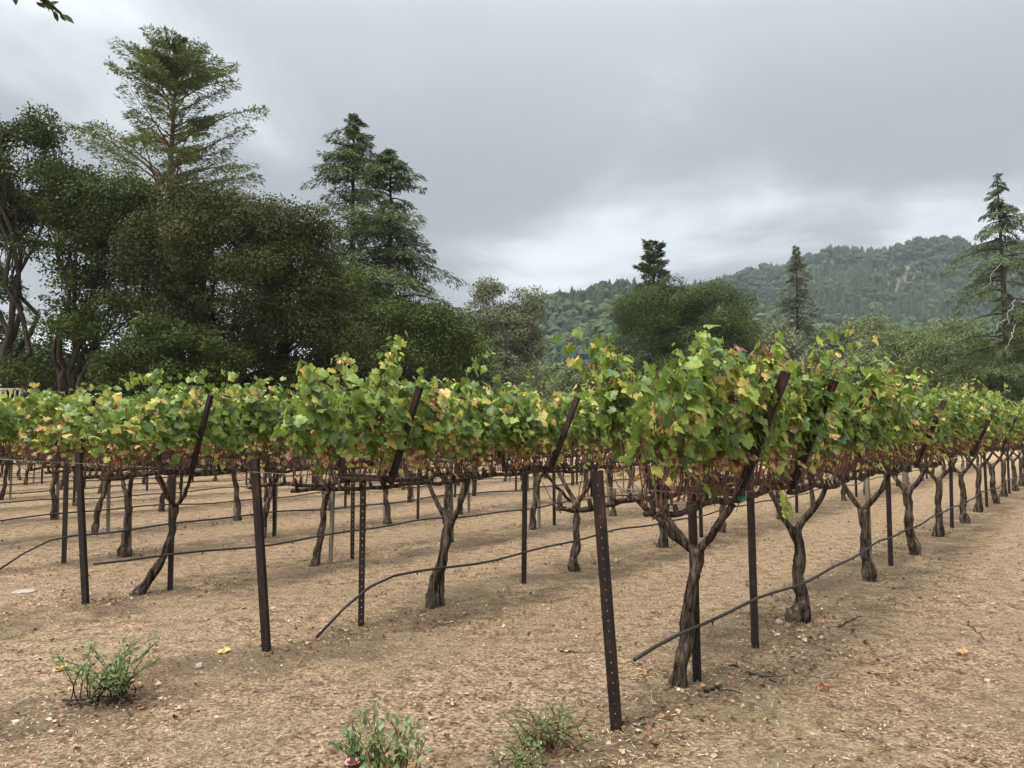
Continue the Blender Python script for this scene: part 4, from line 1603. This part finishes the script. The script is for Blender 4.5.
def stone(label, px, py, r, seed, squash=.6, mat='stone'):
    rng = np.random.default_rng(seed)
    g_ = ground_at(px, py)
    m = MB()
    n, k = 8, 12
    V = []
    for i in range(n):
        th = math.pi * i / (n - 1)
        for j in range(k):
            ph = 2 * math.pi * j / k
            d = Vector((math.sin(th) * math.cos(ph), math.sin(th) * math.sin(ph), math.cos(th)))
            q = r * (1 + .35 * mn.noise(d * 1.4 + Vector((seed * 3, 0, 0))))
            V.append((d.x * q, d.y * q, d.z * q * squash + r * squash * .6))
    i = np.arange(n * k).reshape(n, k)
    F = np.stack([i[:-1], i[1:], np.roll(i[1:], -1, 1), np.roll(i[:-1], -1, 1)], -1).reshape(-1, 4)
    m.add(V, F)
    o = m.build('stone', M[mat], None, True)
    o.location = g_
    tag(o, label, 'stone', 'stones lying on the soil')


stone('brown clod lying alone right of the low shrub', 199, 668, .026, 1, .8)
stone('flat pale stone at the far left behind the third row end post', 24, 592, .10, 2, .12)
stone('small pale stone at the foot of the second vine', 779, 624, .030, 3, .8)
stone('small pale stone on open soil lower right', 964, 727, .018, 4, .4)
stone('small pale stone just right of the foreground end post', 648, 738, .016, 5, .5)


def one_leaf(label, px, py, size, tint, seed):
    rng = np.random.default_rng(seed)
    g_ = ground_at(px, py)
    m = MB()
    for k in range(2):
        m.leaves(GL_HI, np.array([[.02 * k, .01 * k, .02 + .01 * k]]), rng.normal(0, 1, (1, 3)) * [1, 1, .2], np.array([[rng.normal(0, .3), -.4, 1]]), size, tint)
    o = m.build('fallen_leaf', M['vine_leaf'])
    o.location = g_
    tag(o, label, 'leaf', 'single fallen leaves')


one_leaf('orange-brown fallen leaf right of the foreground end post', 641, 676, .09, .89, 1)
one_leaf('dark red fallen leaf on open soil right of the foreground vine', 821, 690, .07, .955, 2)
one_leaf('yellow fallen leaf left of the low shrub', 58, 670, .075, .83, 3)
one_leaf('small orange fallen leaf on the right-hand open soil', 962, 654, .06, .88, 4)
one_leaf('pale yellow fallen leaf beside the second row end post', 222, 653, .05, .81, 5)
one_leaf('red-brown fallen leaf near the foreground end post foot', 735, 667, .08, .92, 6)

# ------------------------------------------------------------------ haze
hz = MB()
hz.box((300, 600, 109), (3400, 1500, 222))
hm = bpy.data.materials.new('haze')
hm.use_nodes = True
hn = hm.node_tree
for n in list(hn.nodes):
    if n.type == 'BSDF_PRINCIPLED':
        hn.nodes.remove(n)
pv = hn.nodes.new('ShaderNodeVolumePrincipled')
pv.inputs['Color'].default_value = (.84, .88, .93, 1)
pv.inputs['Density'].default_value = .00018
hn.links.new(pv.outputs[0], hn.nodes['Material Output'].inputs['Volume'])
ho = hz.build('haze', hm)
tag(ho, 'thin pale blue haze in front of the hills', kind='stuff')
print('verts total', sum(len(o.data.vertices) for o in bpy.data.objects if o.type == 'MESH'))
